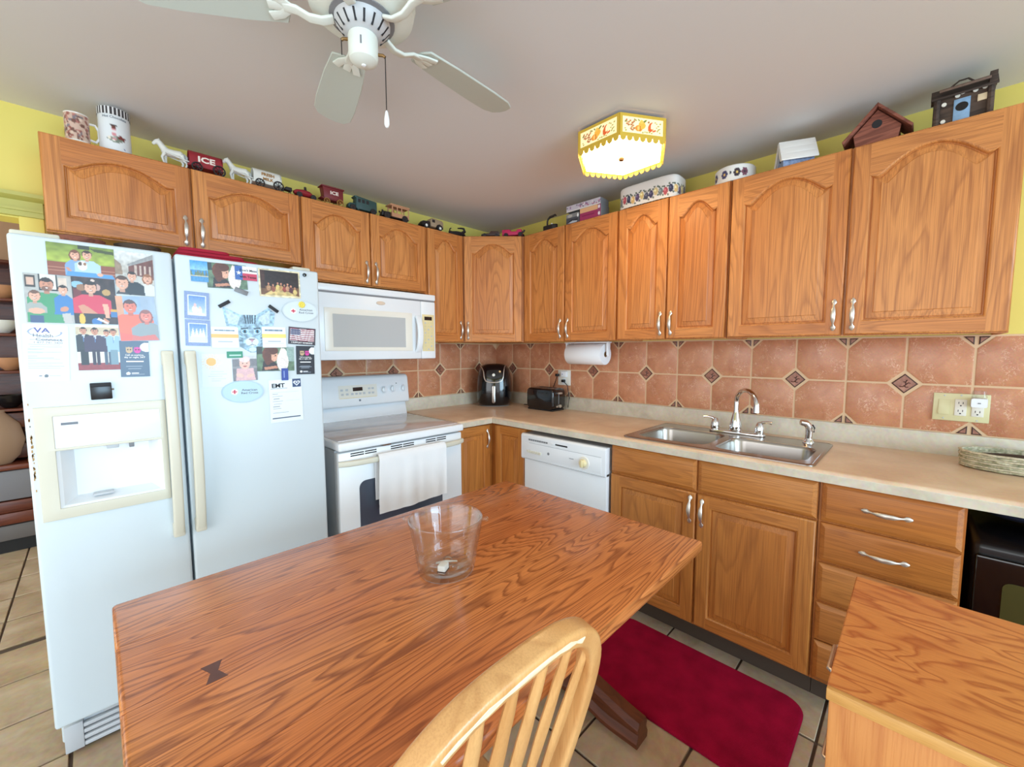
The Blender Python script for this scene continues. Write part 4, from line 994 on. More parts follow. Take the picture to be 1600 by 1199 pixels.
for k in range(len(ctl)-1):
    p0, p1, p2, p3 = ctl[max(k-1, 0)], ctl[k], ctl[k+1], ctl[min(k+2, len(ctl)-1)]
    for q_ in range(4):
        t = q_/4; xx, z = [.5*(2*p1[i]+(p2[i]-p0[i])*t+(2*p0[i]-5*p1[i]+4*p2[i]-p3[i])*t*t+(3*p1[i]-p0[i]-3*p2[i]+p3[i])*t**3) for i in (0, 1)]
        rr_ = afr(min(z, .325))+.001
        tpts.append((xx, -rr_*max(0, 1-(min(abs(xx), rr_)/rr_)**(1/.36))**.36-.0005, z))
obj('chrome_trim', MB().tube(tpts, .0042, 8, hint=(0, -1, .3)), 'nickel', af, label='silver U-shaped trim line')
obj('handle', MB().prism([(a, .10+b_) for a, b_ in rrect(-.0135, .0135, -.070, .066, .0125, 5)], 'y', -.160, -.128), 'steel', af, bevel=.004)
obj('dial', MB().lathe([(0, -.010), (.011, -.008), (.012, 0)], (0, -afr(.245)-.001, .245), 16, ax='y'), 'outlet_white', af)
ts = thing('toaster', 'black two-slice toaster on the counter beside the air fryer', 'toaster', loc=(-.135, -.672, .9145), rotz=R(-90))
mb = MB(); P = rrect(-.125, .125, .008, .160, .032, 6)
obj('body', MB().prism(P, 'y', -.072, .072), 'black_gloss', ts, bevel=.012, seg=3)
obj('base', MB().box(-.118, .118, -.066, .066, .0, .012), 'black', ts, bevel=.003)
obj('top_plate', MB().box(-.098, .098, -.05, .05, .158, .1615), 'steel', ts, bevel=.001)
for y in (-.024, .024): obj('slot', MB().box(-.075, .075, y-.012, y+.012, .1605, .1622), 'black_matte', ts)
obj('lever', MB().box(.124, .146, -.026, .012, .122, .134), 'nickel', ts, bevel=.004)
obj('lever_slot', MB().box(.1245, .126, -.010, -.004, .05, .13), 'grey', ts)
obj('dial', MB().lathe([(0, .016), (.012, .014), (.013, 0)], (.124, 0, .035), 14, ax='x'), 'nickel', ts)
obj('button', MB().lathe([(0, .008), (.006, .007), (.0065, 0)], (.124, -.028, .033), 10, ax='x'), 'nickel', ts)
op = thing('outlet_plate', 'ivory outlet plate with two black plugs above the toaster', 'outlet', loc=(-.0088, -.747, 1.145), rotz=-PI/2)
obj('plate', MB().box(-.057, .057, -.006, 0, -.056, .056), 'outlet_white', op, bevel=.002)
obj('night_light', MB().box(-.018, .034, -.028, -.006, .005, .048), 'white', op, bevel=.004)
obj('socket', MB().box(-.017, .017, -.0075, -.006, -.047, -.005), 'white', op, bevel=.001)
obj('sensor', MB().box(-.002, .003, -.029, -.028, .022, .030), 'ink_blue', op)
def cord(name, label, pts, plug):
    t = thing(name, label, 'cord')
    obj('cable', MB().tube(pts, .0030, 8), 'black', t)
    obj('plug', MB().box(plug[0]-.028, plug[0]+.0, plug[1]-.011, plug[1]+.011, plug[2]-.010, plug[2]+.010), 'black', t, bevel=.004)
cord('power_cord', 'black cord running up from behind the toaster to the upper socket', [(-.025, -.52, .925), (-.022, -.60, .93), (-.022, -.63, 1.02), (-.03, -.68, 1.12), (-.045, -.708, 1.163), (-.047, -.720, 1.166)], (-.0448, -.717, 1.165))
cord('power_cord', 'black cord from the toaster end to the lower socket', [(-.03, -.795, .93), (-.028, -.805, 1.0), (-.032, -.79, 1.09), (-.045, -.765, 1.12), (-.047, -.752, 1.122)], (-.0166, -.752, 1.122))
tag(obj('power_cord', MB().tube([(-.06, -.385, .918), (-.045, -.45, .918), (-.05, -.50, .918), (-.03, -.545, .918)], .0032, 8), 'black'), 'short black cord lying between air fryer and toaster', 'cord')
# paper towel holder
ph = thing('paper_towel_holder', 'white paper towel holder fixed under the wall cabinet', 'holder', loc=(-.145, -1.035, ZB), rotz=-PI/2)
obj('mount_bar', MB().box(-.172, .172, -.022, .022, -.010, -.0005), 'white', ph, bevel=.003)
for x in (-.168, .152): obj('arm', MB().prism([(-.016, -.010), (.016, -.010), (.013, -.085), (0, -.10), (-.013, -.085)], 'x', x, x+.014), 'white', ph, bevel=.003)
pr_ = thing('paper_towel_roll', 'white paper towel roll hanging from the holder under the cabinet', 'paper towel', loc=(-.145, -1.035, ZB-.082), rotz=-PI/2)
obj('paper', MB().lathe([(.018, -.140), (.066, -.140), (.068, -.137), (.068, .137), (.066, .140), (.018, .140)], seg=36, ax='x', close=True), 'paper', pr_)
obj('core', MB().lathe([(.015, -.141), (.018, -.141), (.018, .141), (.015, .141)], seg=20, ax='x', close=True), plain('cardboard', (170, 140, 104), .8), pr_)
# switch and outlets
sw = thing('switch_plate', 'ivory three-gang plate with a rocker switch and two outlets', 'switch', loc=(-.0088, -2.732, 1.113), rotz=-PI/2)
obj('plate', MB().box(-.078, .078, -.006, 0, -.056, .056), 'ivory', sw, bevel=.0025)
obj('rocker', MB().prism([(-.006, -.030), (-.011, -.030), (-.0075, .030), (-.006, .030)], 'x', -.062, -.030), 'ivory', sw, bevel=.001)
for x in (.0, .046):
    so = obj('outlet', MB().box(x-.0165, x+.0165, -.0085, -.006, -.033, .033), 'outlet_white', sw, bevel=.0015)
    for z in (.016, -.016):
        for dx in (-.006, .006): obj('slot', MB().box(x+dx-.001, x+dx+.001, -.0089, -.0084, z-.001, z+.007), 'black', so)
        obj('ground_hole', MB().prism([(x+a, z-.008+b_) for a, b_ in circ(8, .0028)], 'y', -.0089, -.0084), 'black', so)
for x, z in ((-.046, .046), (-.046, -.046), (0, .049), (.046, -.049)): obj('screw', MB().lathe([(0, -.0015), (.0025, -.001), (.003, 0)], (x, -.006, z), 8, ax='y'), 'grey_lt', sw)
pi = thing('air_freshener', 'white plug-in freshener with a clear top in the right outlet', 'air freshener', loc=(-.0175, -2.778, 1.135), rotz=-PI/2)
obj('shell', MB().loft([[(x*.6, -.001, z) for x, z in rrect(-.023, .023, -.016, .022, .006, 3)], [(x, -.020, z) for x, z in rrect(-.023, .023, -.016, .022, .006, 3)], [(x*.92, -.035, z*.9) for x, z in rrect(-.023, .023, -.016, .022, .006, 3)]]), 'white', pi)
obj('cap', MB().loft([[(x, y-.016, .0225) for x, y in circ(18, .021, .014)], [(x, y-.016, .05) for x, y in circ(18, .018, .011)]]), 'clear', pi)
obj('sensor', MB().box(-.004, .004, -.0362, -.034, .000, .004), 'grey', pi)
# basket at the right
bk = thing('casserole_basket', 'low oval whitewashed woven basket on the right end of the counter', 'basket', loc=(-.172, -2.885, .9145), rotz=-PI/2)
def oval(a, b_, z, n=64, wob=0, ph_=0): return [((a+wob*math.sin(16*t+ph_))*math.copysign(abs(math.cos(t))**.8, math.cos(t)), (b_+wob*math.sin(16*t+ph_))*math.sin(t), z) for t in [2*PI*i/n for i in range(n)]]
wm = stone('whitewashed_weave', (120, 122, 92), (176, 172, 142), (226, 220, 196), scale=60, fine=200, rough=.8)
obj('tray', MB().loft([oval(.135, .075, 0), oval(.145, .083, .004), oval(.152, .09, .03), oval(.155, .092, .06), oval(.150, .087, .062), oval(.147, .084, .03), oval(.13, .07, .008)]), wm, bk)
for k, z in enumerate((.006, .0135, .021, .0285, .036, .0435, .051, .059)):
    obj('woven_band', MB().loft([[(p[0], p[1], z+.0042*math.sin(b_)+.0006*math.sin(14*i/64*2*PI+k)) for i, p in enumerate(oval(.149+.005*math.cos(b_)+z*.08, .0875+.005*math.cos(b_)+z*.07, z, 64, .0018, k*PI))] for b_ in [2*PI*q/8 for q in range(9)]], 0, False, False), (wm, plain('bleached_cane', (206, 198, 172), .8, vary=.3, vscale=120))[k % 2], bk)
tag(obj('dark_cloth', MB().ball((0, 0, 0), (.125, .065, .016), 20), 'black_matte', loc=(-.172, -2.885, .955), rot=(0, 0, -PI/2)), 'dark cloth folded inside the whitewashed basket', 'cloth')

# ================================================================== CEILING: FAN AND LAMP
fn = thing('ceiling_fan', 'white ceiling fan with five pale blades and pull chains', 'ceiling fan', loc=(-1.905, -1.528, 0))
obj('motor_housing', MB().lathe([(.05, ZC-.0005), (.09, ZC-.004), (.105, ZC-.02), (.128, ZC-.045), (.135, ZC-.075), (.128, ZC-.105), (.10, ZC-.122), (.085, ZC-.125)], seg=40), 'fan_white', fn)
obj('flywheel', MB().lathe([(.03, ZC-.12), (.080, ZC-.122), (.080, ZC-.128), (.06, ZC-.134), (.03, ZC-.135)], seg=32), 'grey', fn)
fm = MB().lathe([(.070, ZC-.125), (.068, ZC-.138), (.054, ZC-.156), (.036, ZC-.166)], seg=32)
obj('lower_motor', fm, 'grey_lt', fn)
for k in range(16):
    a = 2*PI*k/16
    obj('vent_slot', MB().sweep([(.049, 0, ZC-.1608), (.066, 0, ZC-.1402)], rrect(-.0026, .0026, -.0012, .0012, .001, 2), hint=(1, 0, 1)), 'ink', fn, rot=(0, 0, a))
obj('switch_housing', MB().lathe([(.030, ZC-.160), (.0355, ZC-.164), (.037, ZC-.17), (.037, ZC-.212), (.034, ZC-.224), (.022, ZC-.232), (.0, ZC-.234)], seg=32), 'fan_white', fn)
obj('finial', MB().lathe([(0, ZC-.237), (.005, ZC-.236), (.006, ZC-.233)], seg=10), 'white', fn)
obj('switch_slot', MB().box(-.002, .002, -.0378, -.034, ZC-.205, ZC-.185), 'grey', fn, rot=(0, 0, R(-35)))
bl = MB(); n = 20
P = [(.0, -.048), (.10, -.058), (.25, -.064), (.32, -.062), (.352, -.045), (.362, -.015), (.362, .015), (.352, .045), (.32, .062), (.25, .064), (.10, .058), (0, .048), (-.012, .02), (-.012, -.02)]
blm = mesh_of('blade', MB().prism(P, 'z', -.003, .003), 'fan_blade', bevel=.002, seg=1)
am = MB().sweep([(-.115, 0, -.018), (-.09, 0, -.028), (-.06, 0, -.026), (-.03, 0, -.010), (0, 0, -.006)], rrect(-.012, .012, -.0045, .0045, .004, 3), hint=(0, 0, 1))
for y in (-.03, 0, .03): am.sweep([(-.015, 0, -.007), (.01, y*.7, -.007), (.035, y, -.006)], rrect(-.011, .011, -.003, .003, .002, 2), hint=(0, 0, 1))
arm_me = mesh_of('blade_bracket', am, 'fan_white')
for k in range(5):
    a = R(4+72*k); z = ZC-.118; r0 = .185
    b_ = bpy.data.objects.new('blade', blm); COL.objects.link(b_); b_.parent = fn; b_.location = (r0*math.cos(a), r0*math.sin(a), z); b_.rotation_euler = (R(11), 0, a)
    c = bpy.data.objects.new('blade_bracket', arm_me); COL.objects.link(c); c.parent = b_
def chain(x, y, z0, z1, fob):
    o = obj('pull_chain', MB().tube([(x, y, z0), (x, y, (z0+z1)/2), (x, y, z1)], .0013, 6), 'toy_black', fn)
    obj('chain_holder', MB().tube([(x*.62, y*.62, z0), (x*.9, y*.9, z0), (x, y, z0-.004)], .004, 8), 'brass', fn)
    if fob: obj('fob', MB().lathe([(.001, 0), (.0035, -.004), (.0065, -.022), (.0068, -.036), (.004, -.043), (0, -.045)], (x, y, z1), 12), 'white', o)
chain(.044, -.032, ZC-.205, 1.98, True); chain(-.044, .030, ZC-.175, ZC-.215, False)

lp = thing('ceiling_light', 'hexagonal ceiling lamp with fruit panels and gold scalloped trim', 'ceiling light', loc=(-.714, -1.593, 0))
ZL0, ZL1 = 2.212, 2.302; RL = .206; A0 = R(147.6)
hexp = lambda r: [(r*math.cos(A0+k*PI/3), r*math.sin(A0+k*PI/3)) for k in range(6)]
obj('ceiling_plate', MB().prism(hexp(RL-.0045), 'z', ZL1-.009, ZL1-.0005).prism(hexp(.150), 'z', ZL1-.001, ZC-.0005), 'grey', lp)  # grey paints in the shadow band; pan widened to stop light leaking upward
obj('diffuser', MB().prism(hexp(RL-.012), 'z', ZL0+.002, ZL0+.008), 'lamp_diffuser', lp)
obj('finial', MB().lathe([(0, ZL0-.012), (.010, ZL0-.010), (.013, ZL0-.004), (.010, ZL0+.002)], seg=16), 'brass', lp)
def fruit_panel(P):
    P.bg((236, 220, 170))
    for x, y in ((.10, .22), (.15, .34), (.19, .24), (.24, .36), (.28, .26), (.15, .5), (.21, .48), (.26, .52), (.11, .44), (.23, .62), (.28, .68), (.21, .74), (.25, .80)): P.ell(x, y, .027, .062, (150, 84, 44)); P.ell(x-.004, y-.01, .012, .03, (196, 130, 80))
    P.ell(.08, .32, .03, .05, (120, 116, 56)).ell(.31, .16, .04, .05, (130, 120, 60), 1, 20)
    P.ell(.40, .66, .092, .20, (206, 128, 44)).ell(.48, .44, .085, .24, (218, 158, 58)).ell(.47, .24, .045, .12, (222, 170, 74)).ell(.55, .18, .045, .06, (96, 110, 44), 1, -35).ell(.40, .16, .03, .05, (110, 116, 50), 1, 35)
    P.ell(.39, .66, .03, .14, (230, 172, 90)).ell(.43, .66, .012, .18, (176, 100, 36))
    P.ell(.70, .50, .068, .32, (196, 84, 34), 1, 24).ell(.745, .40, .045, .24, (236, 220, 170), 1, 24).ell(.64, .22, .022, .07, (146, 84, 44), 1, 20).ell(.78, .72, .05, .06, (196, 84, 34), 1, -20)
    for x, y in ((.60, .86), (.66, .84), (.72, .88), (.55, .84), (.5, .9), (.84, .26), (.88, .40), (.84, .50), (.91, .56), (.86, .72), (.92, .80), (.07, .74), (.09, .86), (.80, .2), (.93, .24), (.88, .62)): P.ell(x, y, .022, .042, (150, 140, 60))
hp = hexp(RL)
for k in range(6):
    (xa, ya), (xb, yb2) = hp[k], hp[(k+1) % 6]; L = math.hypot(xb-xa, yb2-ya); ang = math.atan2(yb2-ya, xb-xa)
    fo = bpy.data.objects.new('side_frame', mesh_of('side_frame', MB().cells([-L/2, -L/2+.011, L/2-.011, L/2], [ZL0+.004, ZL0+.016, ZL1-.011, ZL1], fil, -.004, .001, 'xz'), 'gold_paint')); COL.objects.link(fo); fo.parent = lp
    fo.location = ((xa+xb)/2, (ya+yb2)/2, 0); fo.rotation_euler = (0, 0, ang)
    w_, h_ = L-.022, ZL1-.011-ZL0-.016
    pm2 = print_mesh('fruit_panel', w_, h_, fruit_panel, res=.0021, mat='print_lit')
    po = bpy.data.objects.new('fruit_panel', pm2); COL.objects.link(po); po.parent = fo; po.location = (0, -.001, (ZL1-.011+ZL0+.016)/2)
    sc = MB(); ns = 7; w1 = L/ns
    for q in range(ns):
        xc = -L/2+w1*(q+.5); pts = [(xc-w1*.5, ZL0+.006), (xc-w1*.42, ZL0-.001)]+[(xc+w1*.42*math.cos(PI+PI*i/8), ZL0-.001+w1*.48*math.sin(PI+PI*i/8)) for i in range(1, 8)]+[(xc+w1*.42, ZL0-.001), (xc+w1*.5, ZL0+.006)]
        sc.prism(pts, 'y', -.0045, -.0015)
    obj('scalloped_trim', sc, 'gold_paint', fo)

# ================================================================== PRINTS AND MAGNETS ON THE REFRIGERATOR
SK, SK2, SK3 = (226, 172, 146), (204, 142, 114), (170, 110, 84)
BR, DBR = (92, 58, 42), (48, 34, 30)
def card(name, label, cat, cx, cz, w, h, rot, paint, layer=0, group=None, mask=None, res=.0016, thick=.0006):
    me = print_mesh(name, w, h, paint, res, mask, thick)
    o = bpy.data.objects.new(name, me); COL.objects.link(o); o.location = (cx, FD-.0006-.0009*layer, cz); o.rotation_euler = (0, -R(rot), 0)
    return tag(o, label, cat, group)
PG = 'family photos on the freezer door'
def p_bench(P):
    P.bg((150, 172, 60)).grad(0, .55, (118, 140, 58), (170, 186, 70)).noise(.12, 14, 1).rect(.45, 0, .62, .13, (60, 66, 50)).poly([(.62, .06), (1, .1), (1, .2), (.7, .16)], (74, 84, 46))
    P.rect(0, .58, 1, 1, (140, 78, 56))
    for y in (.64, .74, .84): P.rect(0, y, 1, y+.015, (196, 140, 112))
    P.person(.40, .33, .26, SK, (120, 72, 48), (128, 164, 206), True, 1.2, .98, sleeves=SK2)
    P.person(.58, .30, .27, SK, (70, 50, 40), (176, 206, 238), False, 1.5, .98)
    P.poly([(.25, 1), (.28, .84), (.95, .86), (1, 1)], (84, 150, 204)).ell(.50, .64, .075, .15, (236, 232, 228)).ell(.47, .58, .03, .06, (90, 70, 60)).ell(.54, .58, .025, .05, (150, 110, 80)).ell(.76, .88, .045, .06, SK)
card('photo', 'photo of a couple with a small dog on a red park bench', 'photo', -2.451, 1.629, .148, .098, 0, p_bench, 2, PG)
def p_women(P):
    P.bg((190, 190, 184)).grad(0, .5, (222, 226, 226), (176, 170, 160)).poly([(.35, .3), (1, .02), (1, .62), (.35, .5)], (112, 66, 58)).poly([(.3, .3), (1, 0), (1, .12), (.35, .34)], (150, 150, 150)).poly([(0, .2), (.16, .3), (.2, .55), (0, .55)], (150, 128, 108))
    for x in (.5, .62, .74, .88): P.rect(x, .3, x+.05, .52, (196, 176, 164))
    P.noise(.1, 20, 3)
    P.person(.82, .60, .19, SK, (150, 96, 60), (214, 220, 220), True, 1.2, 1)
    P.person(.42, .57, .19, SK, DBR, (44, 48, 56), False, 1.5, 1)
    P.person(.16, .74, .28, SK, (84, 56, 40), (60, 60, 66), False, .7, 1)
card('photo', 'photo of three women smiling on a city street', 'photo', -2.329, 1.606, .097, .143, -.7, p_women, 1, PG)
def p_green(P):
    P.bg((176, 176, 172)).rect(.03, .04, .24, .28, (60, 54, 50)).rect(.06, .08, .21, .24, (206, 170, 150)).rect(.3, 0, .7, .34, (40, 40, 40)).rect(.34, 0, .66, .3, (226, 226, 216)).rect(.72, .05, .9, .22, (214, 196, 180)).noise(.06, 16, 5)
    P.person(.46, .22, .25, SK2, DBR, (70, 150, 104), False, 1.55, 1, beard=True)
    P.person(.80, .30, .17, SK, DBR, (62, 124, 186), False, 1.1, .82); P.person(.20, .46, .20, SK, (110, 76, 56), (160, 166, 160), False, 1.05, .8)
    P.ell(.22, .76, .17, .06, SK).ell(.80, .70, .10, .05, SK2, 1, -30).rect(.08, .85, .36, 1, (66, 88, 126)).poly([(.74, .8), (.92, .78), (.96, 1), (.78, 1)], (190, 186, 182))
card('photo', 'photo of a bearded man in a green shirt holding two toddlers', 'photo', -2.527, 1.506, .098, .146, 0, p_green, 1, PG)
def p_red(P):
    P.bg((58, 42, 42)).noise(.3, 12, 7).ell(.12, .16, .14, .07, (140, 186, 214)).rect(.02, .25, .2, .55, (110, 40, 40)).ell(.22, .22, .12, .07, (150, 110, 80)).ell(.78, .30, .10, .07, (186, 150, 90)).ell(.58, .2, .07, .07, (196, 160, 150)).ell(.48, .06, .05, .03, (220, 200, 190))
    P.person(.42, .22, .24, SK, DBR, (206, 60, 86), False, 1.75, .78)
    P.poly([(.10, .62), (.24, .58), (.80, .94), (.72, 1), (.2, .8)], SK2).poly([(.66, .55), (.8, .56), (.82, .86), (.72, .86)], SK).rect(.2, .78, .66, 1, (46, 44, 50)).ell(.17, .9, .07, .12, (226, 186, 70)).ell(.5, .95, .12, .08, (60, 116, 180)).rect(.84, .72, 1, .84, (70, 120, 176)).rect(.84, .66, 1, .72, (210, 160, 60)).poly([(.55, .86), (.78, .97), (.76, 1), (.5, .9)], (230, 220, 214))
card('photo', 'photo of a man in a red shirt sitting in a patterned booth', 'photo', -2.429, 1.507, .098, .146, .5, p_red, 1, PG)
def p_orange(P):
    P.bg((150, 176, 206)).rect(0, 0, .17, .5, (214, 160, 130)).rect(.62, .0, 1, .4, (160, 178, 200)).noise(.05, 10, 8)
    P.person(.34, .24, .27, (222, 126, 106), (92, 70, 70), (238, 118, 96), False, 1.9, 1); P.person(.72, .45, .24, (232, 136, 122), (150, 100, 96), (146, 158, 164), True, 1.55, 1)
    P.poly([(0, .8), (.5, .9), (.9, .86), (1, 1), (0, 1)], (224, 108, 100), .8)
card('photo', 'orange tinted photo of a couple, he in an orange shirt', 'photo', -2.330, 1.456, .098, .149, 2.6, p_orange, 3, PG)
def p_suits(P):
    P.bg((226, 224, 216)).rect(0, .05, 1, .22, (206, 190, 160)).rect(0, .84, 1, 1, (146, 60, 66)).noise(.06, 24, 9)
    for cx, cy, su, h_ in ((.17, .13, (50, 52, 58), .13), (.70, .17, (96, 116, 140), .12), (.86, .15, (150, 186, 206), .13), (.43, .14, (66, 52, 78), .14)):
        P.person(cx, cy, h_, SK2, DBR, su, False, 1.7, .6); P.rect(cx-.09, .55, cx-.005, .88, [int(v*.8) for v in su]).rect(cx+.005, .55, cx+.09, .88, [int(v*.8) for v in su]).poly([(cx-.03, cy+.09), (cx+.03, cy+.09), (cx, cy+.22)], (226, 230, 238)).rect(cx-.008, cy+.1, cx+.008, cy+.24, (96, 130, 180))
card('photo', 'photo of four men in suits standing on a red carpet', 'photo', -2.429, 1.358, .099, .145, 0, p_suits, 1, PG)
rm = lambda U, V, rx=.07, ry=.04: ~(((U < rx) | (U > 1-rx)) & ((V < ry) | (V > 1-ry)) & ((np.minimum(abs(U-rx), abs(U-1+rx))/rx)**2+(np.minimum(abs(V-ry), abs(V-1+ry))/ry)**2 > 1))
def p_va(P):
    P.bg((238, 244, 250))
    for dx, c in ((0, (120, 170, 130)), (.006, (150, 160, 210))):
        m = abs(((P.U-.48-dx)/.36)**2+((P.V-.135)/.085)**2-1) < .10; m &= ~((P.U > .3) & (P.V < .12)); P.put(m, c)
    for y, x0, x1 in ((.265, .14, .88), (.345, .12, .8), (.385, .14, .86), (.42, .1, .46), (.44, .1, .4), (.475, .1, .84), (.50, .1, .42), (.55, .1, .30), (.575, .1, .66), (.60, .1, .8), (.63, .1, .28), (.675, .1, .86), (.70, .1, .62), (.73, .1, .88), (.76, .1, .8)): P.rect(x0, y, x1, y+.009, (150, 160, 172))
    P.ell(.48, .905, .05, .028, (100, 112, 120)).rect(.32, .897, .39, .912, (110, 120, 140)).rect(.55, .897, .8, .910, (190, 198, 206))
va = card('health_notice', 'white health notice with rounded corners under the green-shirt photo', 'notice', -2.543, 1.341, .093, .173, -2.1, p_va, 0, None, rm)
for s_, z, sz, mt_, bo in (('VA', .068, .020, 'ink_blue', .02), ('Health', .053, .0125, 'ink_grey', .01), ('Connect', .041, .0125, 'ink_grey', .01)): text(s_, sz, mt_, va, ({'VA': -.008, 'Health': -.006, 'Connect': .006}[s_], -.0009, z), bold=bo, ext=.0001, sx=1.25)
text('1-877-741-3400', .0085, 'ink_grey', va, (.004, -.0009, .0315), ext=.0001, sx=1.1)
def p_owl(bgc):
    def f(P):
        P.bg(bgc)
        for cx, c in ((.32, (198, 168, 132)), (.60, (214, 60, 158))): P.ell(cx, .255, .12, .085, c).poly([(cx-.11, .16), (cx-.03, .2), (cx+.03, .2), (cx+.11, .16), (cx+.1, .25), (cx-.1, .25)], c).ell(cx-.045, .24, .03, .02, (60, 50, 50)).ell(cx+.045, .24, .03, .02, (60, 50, 50))
        P.ell(.92, .17, .22, .13, (236, 242, 248))
        for y, x0, x1 in ((.70, .2, .74), (.735, .15, .84), (.77, .25, .7)): P.rect(x0, y, x1, y+.011, (170, 182, 198))
        P.ell(.25, .905, .075, .04, (240, 244, 248)).rect(.36, .89, .62, .915, (236, 240, 246)).rect(.36, .925, .8, .935, (160, 172, 188))
    return f
for (lab, x, z, w, h, rot, bgc) in (('slate card with two owl faces beside the suits photo', -2.345, 1.320, .073, .121, -.7, (84, 106, 130)), ('black card with two owl faces at the right edge of the door', -1.798, 1.306, .074, .122, -1.0, (28, 30, 44))):
    oc = card('advice_card', lab, 'card', x, z, w, h, rot, p_owl(bgc), 2)
    for s_, zz in (('Call us anytime,', .013), ('day or night, 24/7', .0055), ('(555) 555-0199', -.008)):
        if s_.startswith('('): continue
        text(s_, .0074, 'ink_white', oc, (0, -.0009, zz), bold=.02, ext=.0001)
    b_ = MB().box(-.022, .022, -.0009, -.0007, -.0105, -.0065); obj('printed_line', b_, 'ink_white', oc)
ck = thing('magnetic_clip', 'black square magnetic clip above the water dispenser', 'magnet', loc=(-2.432, FD-.0005, 1.217), rot=(0, R(-.8), 0))
obj('case', MB().box(-.025, .025, -.011, 0, -.027, .027), 'black', ck, bevel=.002); obj('lid', MB().box(-.0245, .0245, -.014, -.011, .014, .0265), 'black_matte', ck, bevel=.001); obj('ring', MB().lathe([(0, .004), (.003, .003), (.003, -.003), (0, -.004)], (.027, -.005, .004), 8, ax='x'), 'steel', ck)
# right door
def p_lake(P):
    P.bg((70, 150, 214)).grad(0, .45, (74, 156, 220), (150, 204, 236))
    rs_ = np.random.RandomState(3)
    for k in range(16): x = rs_.rand(); h_ = .12+.2*rs_.rand(); P.poly([(x-.07, .72), (x, .68-h_), (x+.07, .72)], (96+40*rs_.rand(), 120+30*rs_.rand(), 110))
    P.rect(0, .70, 1, .76, (206, 200, 170)).rect(0, .76, 1, 1, (80, 150, 206)).noise(.08, 18, 4)
card('postcard', 'blue lake postcard at the top left of the right door', 'postcard', -2.153, 1.638, .052, .075, 1, p_lake, 3)
def p_dog(P):
    P.bg((96, 120, 96)).noise(.25, 8, 6).rect(0, 0, .14, .3, (60, 70, 70)).rect(.8, 0, 1, .6, (150, 176, 170))
    P.poly([(.12, .98), (.16, .6), (.34, .5), (.52, .7), (.56, .98)], (52, 42, 46)).ell(.34, .32, .20, .34, (112, 66, 50)).ell(.45, .38, .10, .22, SK).ell(.40, .16, .17, .16, (96, 56, 44)).ell(.28, .45, .10, .3, (104, 60, 46)).ell(.49, .36, .015, .03, DBR)
    P.ell(.68, .60, .16, .42, (238, 228, 222)).ell(.70, .26, .10, .2, (244, 238, 232)).poly([(.62, .12), (.66, .02), (.7, .14)], (236, 220, 210)).poly([(.18, .84), (.5, .78), (.56, .88), (.2, .95)], SK2).noise(.08, 30, 2)
card('photo', 'photo of a curly-haired woman hugging a white dog, top of the right door', 'photo', -2.067, 1.631, .129, .093, 2.1, p_dog, 1)
card('photo', 'photo of a curly-haired woman hugging a white dog, beside the baby photo', 'photo', -1.913, 1.313, .139, .100, -.7, p_dog, 1)
def p_tx(P):
    P.bg((244, 244, 244)).rect(.34, .5, 1, 1, (204, 60, 92)).rect(0, 0, .34, 1, (62, 104, 176))
    st_ = []
    for k in range(10): r_ = .12 if k % 2 == 0 else .05; a = -PI/2+PI*k/5; st_.append((.17+r_*math.cos(a), .5+r_*1.4*math.sin(a)))
    P.poly(st_, (250, 250, 250))
tx = card('slogan_magnet', 'flag-coloured slogan magnet with a white star', 'magnet', -2.005, 1.649, .074, .053, .4, p_tx, 4)
text("Don't Mess", .0125, 'ink', tx, (.008, -.0009, .011), bold=.02, ext=.0001); text('with Texas', .0125, 'ink', tx, (.006, -.0009, -.014), bold=.02, ext=.0001)
def p_din(P):
    P.bg((226, 214, 178)).rect(.04, .05, .96, .94, (46, 34, 34)).rect(.04, .62, .96, .94, (120, 84, 58)).poly([(.1, .94), (.35, .7), (.7, .78), (.96, .94)], (206, 182, 122))
    for x, y, c in ((.22, .62, (196, 150, 110)), (.33, .66, (150, 90, 70)), (.44, .58, (220, 196, 120)), (.52, .60, (196, 150, 100)), (.60, .64, (150, 70, 60)), (.68, .60, (190, 140, 110)), (.76, .66, (96, 50, 60)), (.86, .72, (214, 190, 120))): P.ell(x, y-.09, .022, .04, SK2).ell(x, y+.06, .05, .10, c)
    P.rect(.04, .05, .14, .7, (70, 44, 40)).noise(.18, 18, 12)
card('picture', 'dark cream-bordered picture of people round a lit table', 'picture', -1.884, 1.623, .155, .111, 1.0, p_din, 0)
tag(obj('round_magnet', MB().lathe([(0, -.009), (.006, -.008), (.0078, -.004), (.0078, 0)], seg=18, ax='y'), 'black_gloss', loc=(-1.787, FD-.0003, 1.671)), 'small round black magnet near the top right door corner', 'magnet')
ovm = lambda U, V: ((U-.5)/.5)**2+((V-.5)/.5)**2 <= 1
def p_oval(c):
    def f(P):
        P.bg(c); m = abs(((P.U-.5)/.5)**2+((P.V-.5)/.5)**2-.93) < .07; P.put(m, [int(v*.95) for v in c])
        P.ell(.30, .5, .082, .135, (250, 246, 246)); P.rect(.245, .47, .355, .53, (200, 44, 76)).rect(.278, .415, .322, .585, (200, 44, 76))
    return f
for lab, x, z, w, h, rot, c in (('oval red cross magnet with a yellow flower, upper right of the door', -1.810, 1.515, .143, .089, 1.0, (214, 226, 232)), ('oval red cross magnet overlapping the baby photo', -2.036, 1.186, .143, .087, -1.5, (188, 218, 236))):
    ov = card('oval_magnet', lab, 'magnet', x, z, w, h, rot, p_oval(c), 4, mask=ovm, res=.0014)
    text('American', .0115, 'ink_grey', ov, (.022, -.0009, .006), bold=.02, ext=.0001, sx=1.2); text('Red Cross', .0115, 'ink_grey', ov, (.022, -.0009, -.006), bold=.02, ext=.0001, sx=1.2)
